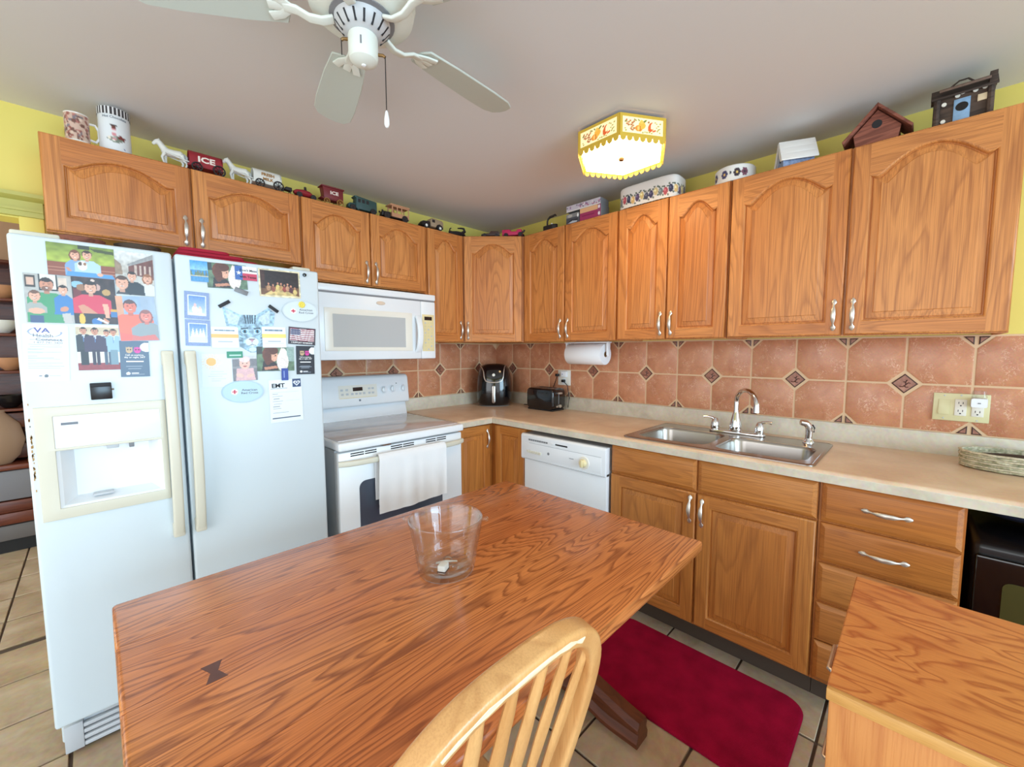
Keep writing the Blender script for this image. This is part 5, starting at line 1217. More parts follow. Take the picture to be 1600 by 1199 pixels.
flm = MB(); flm.lathe([(0, -.005), (.005, -.004), (.006, 0)], seg=12, ax='y')
for k in range(8): flm.ball((.0095*math.cos(k*PI/4), -.002, .0095*math.sin(k*PI/4)), (.005, .002, .005), 8)
tag(obj('flower_magnet', flm, plain('yellow_flower', (238, 220, 96), .5), loc=(-1.805, FD-.0055, 1.543)), 'yellow flower magnet on the upper oval magnet', 'magnet')
def p_fr(kind):
    def f(P):
        P.bg((132, 152, 196)).noise(.12, 30, 2).rect(.13, .12, .87, .88, (214, 224, 240)).rect(.17, .155, .83, .845, (112, 160, 222)).grad(.155, .845, (96, 140, 206), (206, 222, 240)); 
        m = (P.U < .17) | (P.U > .83) | (P.V < .155) | (P.V > .845); m2 = (P.U >= .13) & (P.U <= .87) & (P.V >= .12) & (P.V <= .88); P.put(m & m2, (222, 230, 244)); P.put(~m2, (132, 152, 196)); P.noise(.06, 40, 3)
        if kind == 1: P.ell(.42, .66, .13, .14, (238, 238, 242)).ell(.42, .50, .06, .08, (226, 190, 186)).ell(.62, .70, .09, .12, (236, 236, 242)).ell(.62, .58, .05, .05, (230, 200, 180)).rect(.18, .78, .82, .84, (236, 240, 248))
        else:
            for x in (.3, .45, .6, .72): P.poly([(x-.09, .66), (x, .3), (x+.09, .66)], (232, 240, 250))
            P.rect(.18, .66, .82, .84, (216, 230, 246))
    return f
card('magnet_frame', 'blue magnetic frame with snowmen, the upper of two', 'frame', -2.166, 1.513, .073, .098, -2.2, p_fr(1), 1, thick=.002)
card('magnet_frame', 'blue magnetic frame with snowy trees, the lower of two', 'frame', -2.168, 1.413, .074, .095, -1.5, p_fr(2), 1, thick=.002)
catp = [(.055, 0), (.09, .41), (.27, .42), (.30, .86), (.47, .99), (.58, .99), (.74, .87), (.73, .42), (.95, .40), (1.0, .13), (.88, 0), (.64, .17), (.34, .17)]
def inpoly(U, V, pts):
    m = np.zeros(U.shape, bool); n = len(pts)
    for i in range(n):
        x0, y0 = pts[i]; x1, y1 = pts[(i+1) % n]
        if y0 == y1: continue
        m ^= ((y0 > V) != (y1 > V)) & (U < (x1-x0)*(V-y0)/(y1-y0)+x0)
    return m
def p_cat(P):
    P.bg((150, 184, 206)).noise(.28, 26, 4)
    P.poly([(.10, .05), (.13, .36), (.28, .38), (.34, .22)], (198, 218, 232)).poly([(.9, .06), (.88, .36), (.74, .38), (.68, .22)], (198, 218, 232)).noise(.1, 40, 9)
    for x in (-.10, -.045, .0, .045, .10): P.poly([(.52+x*.8-.010, .36), (.52+x-.014, .17), (.52+x+.014, .17), (.52+x*.8+.010, .36)], (58, 76, 92))
    for sx in (-1, 1):
        c = .52+sx*.115; P.ell(c, .53, .062, .055, (226, 240, 246)).ell(c, .53, .052, .045, (120, 176, 206)).ell(c, .53, .024, .036, (24, 32, 44))
        P.poly([(c-.07, .46), (c+.07, .44), (c+.06, .47), (c-.06, .49)], (64, 84, 100))
        for k in range(3): P.poly([(.52+sx*.16, .62+.06*k), (.52+sx*.215, .58+.07*k), (.52+sx*.215, .60+.07*k), (.52+sx*.16, .635+.06*k)], (84, 106, 124))
    P.ell(.52, .76, .12, .1, (220, 232, 240)).poly([(.465, .70), (.575, .70), (.52, .77)], (196, 150, 168)).poly([(.46, .69), (.58, .69), (.58, .705), (.46, .705)], (50, 60, 72)).rect(.515, .77, .525, .82, (70, 80, 92)).poly([(.45, .84), (.52, .81), (.59, .84), (.59, .85), (.52, .825), (.45, .85)], (80, 92, 104)).ell(.52, .93, .07, .05, (206, 222, 234))
card('cat_cutout', 'large cut-out picture of a grey tabby cat face', 'cutout', -2.001, 1.429, .189, .180, 1.9, p_cat, 0, mask=lambda U, V: inpoly(U, V, catp), res=.0014)
for lab, x, z, w, h, a, m_ in (('dark magnet strip on the left ear of the cat cut-out', -2.082, 1.525, .042, .0125, 34, 'ink'), ('dark magnet strip on the right ear of the cat cut-out', -1.914, 1.518, .041, .0125, -36, 'ink'), ('grey magnet strip at the corner of the upper dog photo', -2.024, 1.578, .045, .017, -19.6, 'grey')):
    tag(obj('strip_magnet', MB().box(-w/2, w/2, -.004, 0, -h/2, h/2), m_, loc=(x, FD-.0035, z), rot=(0, -R(a), 0), bevel=.001), lab, 'magnet')
def p_memo(c):
    def f(P):
        P.bg((236, 242, 246)).rect(.12, .13, .86, .20, (96, 124, 150)).rect(0, .34, 1, .52, c).rect(.24, .69, .76, .73, (150, 166, 182)).rect(.1, .78, .9, .795, (196, 206, 214)).rect(.1, .85, .9, .865, (206, 214, 222))
        for k in range(12): P.rect(.155+.06*k, .13, .165+.06*k, .20, (180, 196, 210))
    return f
card('memo_card', 'white memo card with an orange stripe left of the cat nose', 'card', -2.085, 1.398, .087, .079, 0, p_memo((240, 190, 110)), 3)
card('memo_card', 'white memo card with a yellow stripe right of the cat nose', 'card', -1.916, 1.402, .088, .084, .5, p_memo((238, 220, 120)), 3)
def p_flag(P):
    P.bg((70, 60, 72)).rect(.05, .08, .95, .78, (240, 236, 238))
    wv = P.V+.025*np.sin(P.U*9)
    for k in range(7): y = .08+.108*k; P.put((P.U > .05) & (P.U < .95) & (wv > y) & (wv < y+.054), (142, 52, 72))
    P.rect(.06, .09, .44, .46, (74, 78, 116))
    for i in range(6):
        for j in range(4): P.ell(.1+.06*i, .13+.095*j, .013, .02, (236, 236, 242))
    P.rect(0, .80, 1, 1, (60, 54, 64))
fl = card('flag_magnet', 'small flag magnet with a line about veterans', 'magnet', -1.807, 1.409, .109, .073, -3.6, p_flag, 1)
text('I SUPPORT VETERANS', .0088, 'ink_white', fl, (0, -.0009, -.029), bold=.02, ext=.0001)
def p_sun(P):
    P.bg((228, 240, 248))
    for k in range(18):
        a = 2*PI*k/18; x, y = .30, .24; c, s_ = math.cos(a), math.sin(a); r0, r1 = .20, .34+.04*(k % 2)
        P.poly([(x+r0*c-.012*s_, y+(r0*s_+.012*c)*.75), (x+r1*c, y+r1*s_*.75), (x+r0*c+.012*s_, y+(r0*s_-.012*c)*.75)], (236, 190, 130))
    P.ell(.30, .24, .165, .125, (244, 190, 110))
    for y, x0, x1 in ((.46, .5, .92), (.53, .3, .7), (.6, .26, .8), (.67, .2, .66), (.74, .3, .78), (.81, .3, .6)): P.rect(x0, y, x1, y+.008, (188, 200, 214))
card('sun_drawing', 'pale note with an orange sun drawing beside the handle', 'drawing', -2.115, 1.272, .096, .127, -1.5, p_sun, 0)
gmg = card('green_magnet', 'small green label magnet above the baby photo', 'magnet', -2.057, 1.332, .052, .025, .6, lambda P: P.bg((36, 140, 104)).rect(.14, .52, .9, .7, (190, 226, 212)), 3, thick=.002)
def p_baby(P):
    P.bg((128, 128, 134)).rect(.0, 0, 1, .12, (206, 210, 214)).rect(0, .42, 1, .5, (150, 150, 156)).poly([(.1, 1), (.16, .5), (.84, .5), (.92, 1)], (226, 186, 190))
    P.ell(.5, .30, .22, .24, (236, 192, 178)).ell(.5, .14, .22, .12, (238, 214, 214)).ell(.42, .3, .03, .022, (60, 46, 46)).ell(.58, .3, .03, .022, (60, 46, 46)).ell(.5, .42, .08, .025, (180, 80, 84)).ell(.28, .78, .16, .08, (236, 196, 182), 1, 20).ell(.7, .80, .16, .07, (236, 196, 182), 1, -16).noise(.05, 22, 3)
card('photo', 'photo of a baby in a pink dress and headband', 'photo', -2.025, 1.278, .083, .098, .9, p_baby, 2)
card('blue_magnet', 'small dark blue rectangular magnet holding the exam sheet', 'magnet', -1.883, 1.248, .025, .050, -.5, lambda P: P.bg((44, 68, 158)).rect(.3, .2, .4, .8, (150, 170, 220)), 4, thick=.003)
def p_emt(P):
    P.bg((232, 242, 250)).rect(.06, .205, .55, .215, (110, 126, 146))
    for y, x0, x1, c in ((.29, .08, .9, 200), (.33, .1, .26, 110), (.38, .1, .4, 150), (.44, .12, .3, 150), (.50, .1, .4, 140), (.50, .5, .92, 206), (.56, .12, .36, 150), (.62, .1, .3, 150), (.67, .1, .34, 140), (.77, .08, .55, 130)): P.rect(x0, y, x1, y+.011, (c, c+8, c+16))
    P.rect(.06, .885, .92, .915, (70, 86, 108)).rect(.72, .0, .98, .19, (44, 66, 110))
    P.ell(.80, .08, .055, .035, (236, 242, 250)).ell(.90, .08, .055, .035, (236, 242, 250)).poly([(.745, .09), (.955, .09), (.85, .165)], (236, 242, 250)).ell(.815, .085, .03, .02, (44, 66, 110)).ell(.885, .085, .03, .02, (44, 66, 110)).poly([(.785, .09), (.915, .09), (.85, .14)], (44, 66, 110)).rect(.82, .09, .88, .1, (236, 242, 250))
em = card('exam_sheet', 'white sheet headed EMT with a blue heart logo', 'notice', -1.881, 1.137, .127, .179, .8, p_emt, 1)
text('EMT', .024, 'ink', em, (-.028, -.0009, .064), bold=.03, ext=.0001, sx=1.1)

# ================================================================== THINGS ON TOP OF THE REFRIGERATOR AND BEHIND IT
rdm = MB()
for k in range(4): rdm.prism(rrect(-.13+.006*k, .20-.05*k, -.12, .10, .03, 4), 'z', .013*k, .013*k+.0125)
tag(obj('folded_cloth', rdm, plain('crimson_cloth', (168, 26, 52), .9), loc=(-2.08, -.48, 1.6895), bevel=.003), 'folded crimson cloth on top of the refrigerator', 'cloth')
for k, (x, c, lab) in enumerate(((-2.455, 'brown_wood', 'brown wooden bowl on top of the refrigerator, left one'), (-2.30, 'dark_wood', 'dark wooden bowl on top of the refrigerator, right one'))):
    tag(obj('wooden_bowl', MB().lathe([(.03, 0), (.045, .004), (.062, .03), (.068, .055), (.064, .055), (.056, .03), (.03, .01), (0, .008)], seg=24), c, loc=(x, -.46, 1.686)), lab, 'bowl')
hu = thing('display_cabinet', 'reddish wood display cabinet seen through the doorway left of the refrigerator', 'cabinet', loc=(-3.15, 1.85, 0))
hx0, hx1, yF, yB = -.55, .42, -.20, .2
obj('plinth', MB().box(hx0, hx1, yF+.03, yB, 0, .09), 'black_matte', hu)
obj('lower_shelf', MB().box(hx0, hx1, yF, yB, .09, .19), plain('slate_shelf', (112, 108, 110), .5), hu, bevel=.004)
for z in (.20, .28): obj('drawer', MB().box(hx0+.01, hx1-.01, yF-.012, yB, z, z+.075), 'hutch', hu, bevel=.004)
obj('grey_front', MB().box(hx0, hx1, yF-.02, yB, .365, .56), plain('slate_front', (132, 132, 142), .5), hu, bevel=.006)
obj('worktop', MB().box(hx0, hx1, yF-.03, yB, .565, .60), 'hutch', hu, bevel=.006)
obj('back', MB().box(hx0, hx1, yB-.02, yB, .60, 1.95), 'hutch', hu)
for z in (.72, .93): obj('drawer', MB().box(hx0+.3, hx1-.01, yF+.10, yB-.02, z-.10, z), 'hutch', hu, bevel=.003)
for z in (.945, 1.20, 1.45, 1.68, 1.93): obj('shelf', MB().box(hx0, hx1, yF+.06, yB-.02, z, z+.018), 'hutch', hu, bevel=.003)
for x in (hx0, hx1-.02): obj('side', MB().box(x, x+.02, yF+.06, yB, .60, 1.95), 'hutch', hu)
for k, (x, z, c, lab) in enumerate(((-2.86, .965, 'black', 'dark bowl on the display cabinet, low shelf'), (-2.84, 1.22, 'toy_tan', 'tan bowl on the middle shelf of the display cabinet'), (-2.86, 1.47, 'white', 'white bowl on the upper middle shelf of the display cabinet'), (-2.84, 1.70, 'toy_tan', 'tan bowl on the top shelf of the display cabinet'))):
    tag(obj('display_bowl', MB().lathe([(.03, 0), (.035, .006), (.07, .045), (.082, .085), (.078, .085), (.064, .045), (.02, .012), (0, .01)], seg=24), c, loc=(x, 1.80, z)), lab, 'bowl')
gj = obj('floor_vase', MB().lathe([(.06, 0), (.10, .05), (.13, .15), (.11, .26), (.05, .34), (.055, .36), (.045, .36), (.04, .34)], seg=28), plain('sandy_vase', (168, 138, 116), .6), loc=(-2.93, 1.72, .601)); tag(gj, 'sandy round vase standing on the display cabinet ledge', 'vase')

# ================================================================== COLLECTION ON TOP OF THE WALL CABINETS
def wrap(name, rx, ry, h, paint, n=72, m=26, ex=1.0, flare=1.0, parent=None):
    """printed tube wall: U runs round it (U=.5 faces -y), V down"""
    u = np.linspace(0, 1, n, endpoint=False); v = np.linspace(0, 1, m+1); U, V = np.meshgrid(u, v); U = U.ravel(); V = V.ravel()
    P = Paint(U, V, h/(2*PI*(rx+ry)/2)); paint(P); C = np.clip(P.C, 0, 1)
    lc = np.where(C <= .04045, C/12.92, ((C+.055)/1.055)**2.4)
    f = 1+(flare-1)*(1-V)
    sg = lambda q: np.sign(q)*np.abs(q)**ex
    aa = np.linspace(PI/2, PI/2+2*PI, 6001); xx, yy = rx*sg(np.cos(aa)), ry*sg(np.sin(aa))
    al = np.concatenate([[0], np.cumsum(np.hypot(np.diff(xx), np.diff(yy)))]); a = np.interp(U*al[-1], al, aa)
    X = rx*f*sg(np.cos(a)); Y = ry*f*sg(np.sin(a)); Z = h*(1-V)
    fs = [(j*n+i, j*n+(i+1) % n, (j+1)*n+(i+1) % n, (j+1)*n+i) for j in range(m) for i in range(n)]
    me = bpy.data.meshes.new(name); me.from_pydata(list(zip(X.tolist(), Y.tolist(), Z.tolist())), [], fs)
    bm = bmesh.new(); bm.from_mesh(me); bmesh.ops.recalc_face_normals(bm, faces=bm.faces)
    cen = sum((f_.normal.dot(f_.calc_center_median()) for f_ in bm.faces))
    if cen < 0: bmesh.ops.reverse_faces(bm, faces=bm.faces)
    bm.to_mesh(me); bm.free()
    at = me.color_attributes.new('Col', 'FLOAT_COLOR', 'POINT'); a4 = np.ones((len(U), 4)); a4[:, :3] = lc; at.data.foreach_set('color', a4.ravel())
    me.shade_smooth(); me.materials.append(M['print'])
    o = bpy.data.objects.new(name, me); COL.objects.link(o); o.parent = parent; return o
def bend(o, r):
    me = o.data
    for v in me.vertices:
        x, y, z = v.co.x, v.co.y, v.co.z; a = x/r
        v.co = ((r+z)*math.sin(a), y, -(r)+(r+z)*math.cos(a)) if False else ((r+z)*math.sin(a), y, (r+z)*math.cos(a)-r)
def top(name, label, cat, x, y, wall='A', group='collection on top of the wall cabinets'):
    return thing(name, label, cat, loc=(x, y, ZT+.0005), rotz=0 if wall == 'A' else -PI/2, group=group)
# mug
mg = top('mug', 'mug with a busy printed pattern at the far left above the cabinets', 'mug', -2.436, -.245)
def p_mug(P):
    P.bg((206, 176, 158)); rs_ = np.random.RandomState(5)
    for k in range(170): P.ell(rs_.rand(), .05+.9*rs_.rand(), .012+.02*rs_.rand(), .03+.05*rs_.rand(), [(150, 86, 76), (214, 190, 170), (120, 112, 120), (176, 110, 100), (230, 206, 186), (108, 70, 62)][rs_.randint(6)], .9, rs_.randint(90))
    P.rect(0, 0, 1, .035, (238, 226, 206)).rect(0, .96, 1, 1, (238, 226, 206))
wrap('wall', .0345, .0345, .104, p_mug, parent=mg)
obj('rim', MB().lathe([(.0345, .102), (.0352, .1045), (.034, .106), (.031, .104), (.030, .01), (0, .006)], seg=36), 'enamel', mg)
obj('base', MB().lathe([(0, 0), (.033, 0), (.0348, .002), (.0345, .006)], seg=36), 'enamel', mg)
obj('handle', MB().tube([(.03, .0, .085), (.05, .006, .088), (.060, .008, .07), (.060, .008, .04), (.05, .006, .024), (.032, 0, .026)], .0048, 8, hint=(0, 1, 0)), 'enamel', mg)
# tin
tn = top('cocoa_tin', 'white tin with a black striped lid beside the patterned mug', 'tin', -2.330, -.235)
def p_tin(P):
    P.bg((226, 230, 232)); c = .5
    P.poly([(.40, .70), (.50, .80), (.60, .70), (.50, .60)], (120, 132, 118)).ell(.44, .68, .02, .03, (236, 226, 206)).ell(.48, .74, .02, .025, (240, 236, 226))
    for k in range(6): P.rect(.465, .42+.05*k, .505, .445+.05*k, (196, 84, 96))
    P.rect(.468, .40, .502, .72, (238, 214, 214), .45).ell(.485, .36, .02, .045, (110, 60, 50)).poly([(.44, .32), (.53, .32), (.515, .30), (.46, .30)], (60, 50, 50)).poly([(.53, .56), (.60, .60), (.59, .70), (.52, .66)], (120, 52, 48)).ell(.58, .93, .008, .015, (70, 90, 150))
wrap('can', .048, .048, .135, p_tin, parent=tn)
def p_lid(P):
    P.bg((232, 232, 232))
    for k in range(26): P.rect(k/26, 0, k/26+.5/26, 1, (58, 54, 58))
l_ = wrap('lid', .0495, .0495, .028, p_lid, n=208, m=3, parent=tn); l_.location = (0, 0, .134)
obj('lid_top', MB().lathe([(.0495, .161), (.047, .164), (0, .164)], seg=40), 'white', tn)
t_ = text('Hot Chocolate', .0125, 'ink_grey', tn, (0, -.0486, .124), bold=.02, ext=.0002); bend(t_, .0486)
# horses
def horse_mesh(name, s_, mat):
    mb = MB()
    mb.tube([(.42, 0, .64), (.33, 0, .66), (.12, 0, .63), (-.12, 0, .64), (-.26, 0, .67), (-.33, 0, .70)], [.08, .16, .165, .16, .165, .10], 12)
    mb.tube([(-.22, 0, .70), (-.33, 0, .84), (-.42, 0, .98), (-.46, 0, 1.03)], [.15, .125, .10, .08], 10, hint=(0, 1, 0))
    mb.tube([(-.41, 0, 1.04), (-.50, 0, .98), (-.60, 0, .87), (-.63, 0, .83)], [.085, .09, .066, .05], 10, hint=(0, 1, 0))
    for y in (-.035, .035): mb.tube([(-.42, y, 1.06), (-.42, y*1.3, 1.15)], [.028, .008], 6, hint=(0, 1, 0))
    mb.sweep([(-.40, 0, 1.08), (-.31, 0, .98), (-.22, 0, .84)], rrect(-.02, .02, -.035, .035, .01, 2), hint=(1, 0, .4))
    for y, dx in ((-.085, -.10), (.085, .04)):
        mb.tube([(-.22, y, .62), (-.25+dx, y, .36), (-.22+dx*.6, y, .10), (-.25+dx*.6, y, .02)], [.09, .055, .042, .055], 8, hint=(0, 1, 0))
    for y, dx in ((-.085, .08), (.085, -.04)):
        mb.tube([(.34, y, .62), (.38+dx*.3, y, .42), (.44+dx, y, .30), (.38+dx, y, .10), (.36+dx, y, .02)], [.12, .075, .05, .042, .055], 8, hint=(0, 1, 0))
    mb.tube([(.42, 0, .72), (.52, 0, .62), (.54, 0, .36)], [.045, .055, .03], 8, hint=(0, 1, 0))
    mb.v = [(x*s_, y*s_, z*s_) for x, y, z in mb.v]
    me = mesh_of(name, mb, mat); t = bpy.data.objects.new('t', me); COL.objects.link(t)
    md_ = t.modifiers.new('r', 'REMESH'); md_.mode = 'VOXEL'; md_.voxel_size = .026*s_; md_.use_smooth_shade = True
    bpy.context.view_layer.update(); dg = bpy.context.evaluated_depsgraph_get()
    m2 = bpy.data.meshes.new_from_object(t.evaluated_get(dg)); bpy.data.objects.remove(t); m2.name = name
    m2.shade_smooth(); return m2
HORSE = horse_mesh('horse', .098, 'toy_white')
def wheel_mesh(r, spokes=8, th=.004, mat='toy_black', solid=False):
    mb = MB(); n = 24; k = r*.13
    mb.loft([[((r-k+k*math.cos(b_))*math.cos(a), th*math.sin(b_), (r-k+k*math.cos(b_))*math.sin(a)) for b_ in [2*PI*i/6 for i in range(6)]] for a in [2*PI*i/n for i in range(n+1)]], 0, False, False)
    if solid: mb.lathe([(0, -th*.5), (r*.8, -th*.5), (r*.8, th*.5), (0, th*.5)], seg=18, ax='y')
    else:
        for i in range(spokes):
            a = 2*PI*i/spokes; mb.tube([(0, 0, 0), ((r-k)*math.cos(a), 0, (r-k)*math.sin(a))], r*.06, 5, hint=(0, 1, 0))
    mb.lathe([(0, -th*1.5), (r*.18, -th*1.5), (r*.18, th*1.5), (0, th*1.5)], seg=10, ax='y')
    return mesh_of('wheel', mb, mat)
def wheels(root, me, xs, ys, r):
    for x in xs:
        for y in ys:
            o = bpy.data.objects.new('wheel', me); COL.objects.link(o); o.parent = root; o.location = (x, y, r)
def wagon(label, xc, y, mat, words, lettmat, barrel, hmat):
    w = top('toy_wagon', label, 'toy', xc+.004, y)
    h = bpy.data.objects.new('horse', HORSE); COL.objects.link(h); h.parent = w; h.location = (-.116, .004, 0); h['label'] = 'white cast horse'
    for s_ in (-1, 1): obj('shaft', MB().tube([(-.14, s_*.016, .055), (-.10, s_*.018, .045), (-.045, s_*.018, .036)], .0026, 6), hmat, w)
    sec = [(-.027, .026), (-.0265, .030)] if False else None
    arch = [(.029*math.cos(a), .058+.036*math.sin(a)) for a in [PI*i/12 for i in range(13)]]
    inner = [(.026*math.cos(a), .058+.033*math.sin(a)) for a in [PI*i/12 for i in range(12, -1, -1)]]
    ring_ = [(.029, .026)]+arch+[(-.029, .026), (-.026, .029)]+inner+[(.026, .029)]
    obj('body', MB().prism(ring_, 'x', -.06, .064), mat, w, bevel=.0008, seg=1)
    obj('end_board', MB().prism([(.027, .028)]+arch+[(-.027, .028)], 'x', .057, .063), mat, w)
    obj('floor_board', MB().box(-.066, .066, -.027, .027, .024, .030), mat, w)
    for k, t in enumerate(words): text(t, .033 if len(words) == 1 else .019, lettmat, w, (.002, -.0296, .056 if len(words) == 1 else (.066, .045)[k]), bold=.035, ext=.0008, sx=1.35 if len(words) == 1 else 1.1)
    wm_ = wheel_mesh(.021)
    wheels(w, wm_, (-.034, ), (-.033, .033), .021); wm2 = wheel_mesh(.025); wheels(w, wm2, (.048,), (-.033, .033), .025)
    return w
wagon('white horse pulling a red covered wagon lettered ICE', -2.040, -.235, 'red_paint', ['ICE'], 'letter_white', True, 'toy_white')
wagon('white horse pulling a white covered wagon lettered FRESH MILK', -1.793, -.235, 'toy_white', ['FRESH', 'MILK'], 'toy_gold', True, 'toy_white')
# black sleigh, red racer
sl_ = top('toy_sleigh', 'small black curled toy sleigh right of the milk wagon', 'toy', -1.703, -.235)
obj('body', MB().sweep([(-.024, 0, .052), (-.030, 0, .058), (-.036, 0, .050), (-.028, 0, .036), (-.016, 0, .030), (.03, 0, .028)], rrect(-.016, .016, -.003, .003, .002, 2), hint=(0, 0, 1)), 'toy_black', sl_)
obj('seat', MB().box(.0, .03, -.015, .015, .028, .042), 'toy_black', sl_, bevel=.003)
for s_ in (-1, 1): obj('runner', MB().tube([(-.034, s_*.014, .02), (-.028, s_*.014, .006), (-.01, s_*.014, .003), (.032, s_*.014, .003)], .0025, 6), 'toy_black', sl_)
for s_ in (-1, 1):
    for x in (-.012, .022): obj('strut', MB().tube([(x, s_*.014, .003), (x, s_*.012, .03)], .002, 5), 'toy_black', sl_)
rc_ = top('toy_car', 'low dark red toy racing car left of the maroon wagon', 'toy', -1.607, -.235)
obj('body', MB().sweep([(-.055, 0, .028), (-.04, 0, .032), (-.01, 0, .034), (.02, 0, .033), (.052, 0, .024)], circ(10, 1), scales=[(.010, .008), (.017, .014), (.020, .017), (.018, .016), (.006, .005)]), 'red_paint', rc_)
obj('driver', MB().tube([(.004, 0, .04), (.004, 0, .056)], [.010, .007], 8).ball((.003, 0, .062), .007, 10), 'toy_black', rc_)
wheels(rc_, wheel_mesh(.015, 6, .004, 'toy_black', True), (-.034, .036), (-.023, .023), .015)
# maroon ice wagon
iw = top('toy_wagon', 'maroon toy wagon lettered ICE with gold wheels', 'toy', -1.466, -.235)
obj('body', MB().prism([(-.050, .034), (.056, .034), (.056, .092), (-.056, .092), (-.050, .06)], 'y', -.024, .024), 'maroon', iw, bevel=.002)
obj('roof', MB().prism([(-.066, .092), (.062, .092), (.060, .099), (-.062, .099)], 'y', -.029, .029), 'maroon', iw, bevel=.003)
obj('footboard', MB().prism([(-.068, .034), (-.05, .028), (.056, .028), (.056, .034)], 'y', -.024, .024), 'maroon', iw, bevel=.001)
text('ICE', .024, 'letter_white', iw, (.006, -.0245, .066), bold=.03, ext=.0006, sx=1.3)
wheels(iw, wheel_mesh(.017, 8, .003, 'toy_gold'), (-.036,), (-.028, .028), .017); wheels(iw, wheel_mesh(.020, 8, .003, 'toy_gold'), (.036,), (-.028, .028), .020)
# green truck
gt = top('toy_truck', 'dark green toy delivery truck with a long boxy body', 'toy', -1.293, -.235)
obj('body', MB().prism([(-.045, .018), (.084, .018), (.084, .080), (-.050, .090), (-.052, .084), (-.040, .078), (-.043, .05)], 'y', -.024, .024), 'toy_green', gt, bevel=.003)
obj('hood', MB().prism([(-.086, .018), (-.04, .018), (-.04, .050), (-.078, .045), (-.086, .036)], 'y', -.017, .017), 'toy_green', gt, bevel=.004)
for x in (-.032, -.008, .018): obj('window', MB().box(x, x+.016, -.0246, -.0236, .055, .074), 'toy_black', gt)
for s_ in (-1, 1): obj('fender', MB().tube([(-.082, s_*.024, .012), (-.075, s_*.024, .030), (-.060, s_*.024, .034), (-.046, s_*.024, .024), (-.03, s_*.024, .012)], .0045, 6, hint=(0, 1, 0)), 'toy_green', gt)
wheels(gt, wheel_mesh(.018, 6, .0045, 'toy_black', True), (-.064, .058), (-.027, .027), .018)
# bus
bu = top('toy_bus', 'pinkish tan open-sided toy bus with a black hood', 'toy', -1.085, -.235)
mb = MB().cells([-.028, -.020, .006, .012, .036, .042, .066, .084, .090], [.022, .046, .082, .090], lambda i, j: not (j == 1 and i in (1, 3, 5, 6)), -.029, -.025, 'xz')
mb.cells([-.028, -.020, .006, .012, .036, .042, .066, .084, .090], [.022, .046, .082, .090], lambda i, j: not (j == 1 and i in (1, 3, 5, 6)), .025, .029, 'xz')
mb.box(.086, .090, -.025, .025, .022, .05).box(-.028, -.024, -.025, .025, .022, .05)
obj('body', mb, 'toy_tan', bu, bevel=.001, seg=1)
obj('roof', MB().prism([(-.044, .088), (.097, .088), (.092, .098), (-.036, .098)], 'y', -.032, .032), 'toy_tan', bu, bevel=.003)
obj('floor_pan', MB().box(-.028, .09, -.026, .026, .018, .024), 'toy_black', bu)
obj('hood', MB().prism([(-.088, .02), (-.03, .02), (-.03, .050), (-.080, .048), (-.088, .042)], 'y', -.016, .016), 'toy_black', bu, bevel=.004)
obj('driver', MB().tube([(-.006, 0, .024), (-.006, 0, .056)], [.011, .009], 8).ball((-.006, 0, .064), .008, 10), 'toy_gold', bu)
obj('lamp', MB().ball((-.086, -.018, .046), .006, 10).ball((-.086, .018, .046), .006, 10), 'toy_black', bu)
wheels(bu, wheel_mesh(.021, 8, .0045, 'toy_black', True), (-.062, .060), (-.030, .030), .021)
# sand panel truck
pt_ = top('toy_truck', 'sand and black toy panel truck near the corner', 'toy', -.812, -.235)
obj('body', MB().prism([(-.016, .022), (.084, .022), (.084, .062), (.072, .074), (-.006, .078), (-.018, .066)], 'y', -.027, .027), 'toy_sand', pt_, bevel=.005)
obj('hood', MB().prism([(-.080, .022), (-.014, .022), (-.014, .056), (-.070, .052), (-.082, .040)], 'y', -.018, .018), 'toy_black', pt_, bevel=.005)
obj('cab_window', MB().box(-.008, .014, -.0277, -.0265, .050, .068), 'toy_black', pt_, bevel=.0004)
for x in (-.058, .050):
    for s_ in (-1, 1): obj('fender', MB().tube([(x-.026, s_*.027, .018), (x-.016, s_*.027, .036), (x, s_*.027, .042), (x+.016, s_*.027, .036), (x+.026, s_*.027, .018)], .005, 6, hint=(0, 1, 0)), 'toy_black', pt_)
ww = wheel_mesh(.019, 6, .005, 'toy_black', True); wheels(pt_, ww, (-.058, .050), (-.029, .029), .019)
for x in (-.058, .050): obj('hub_cap', MB().lathe([(0, -.0015), (.008, -.001), (.0095, .001)], (x, -.0375, .019), 12, ax='y'), 'toy_white', pt_)
# black cast toy
bt = top('toy_motorcycle', 'black cast iron toy with a high curved back, left of the corner cabinet door', 'toy', -.578, -.225)
obj('frame', MB().tube([(-.075, 0, .03), (-.05, 0, .026), (-.01, 0, .03), (.03, 0, .034), (.06, 0, .03)], [.010, .012, .016, .014, .008], 8), 'toy_black', bt)
obj('back', MB().tube([(.03, 0, .034), (.062, 0, .056), (.052, 0, .074), (.028, 0, .072), (.0, 0, .066)], [.012, .011, .008, .006, .004], 8, hint=(0, 1, 0)), 'toy_black', bt)
obj('fork', MB().tube([(-.075, 0, .02), (-.070, 0, .048), (-.060, 0, .056)], .004, 6, hint=(0, 1, 0)), 'toy_black', bt)
wheels(bt, wheel_mesh(.016, 6, .004, 'toy_black', True), (-.062, .058), (0,), .016)
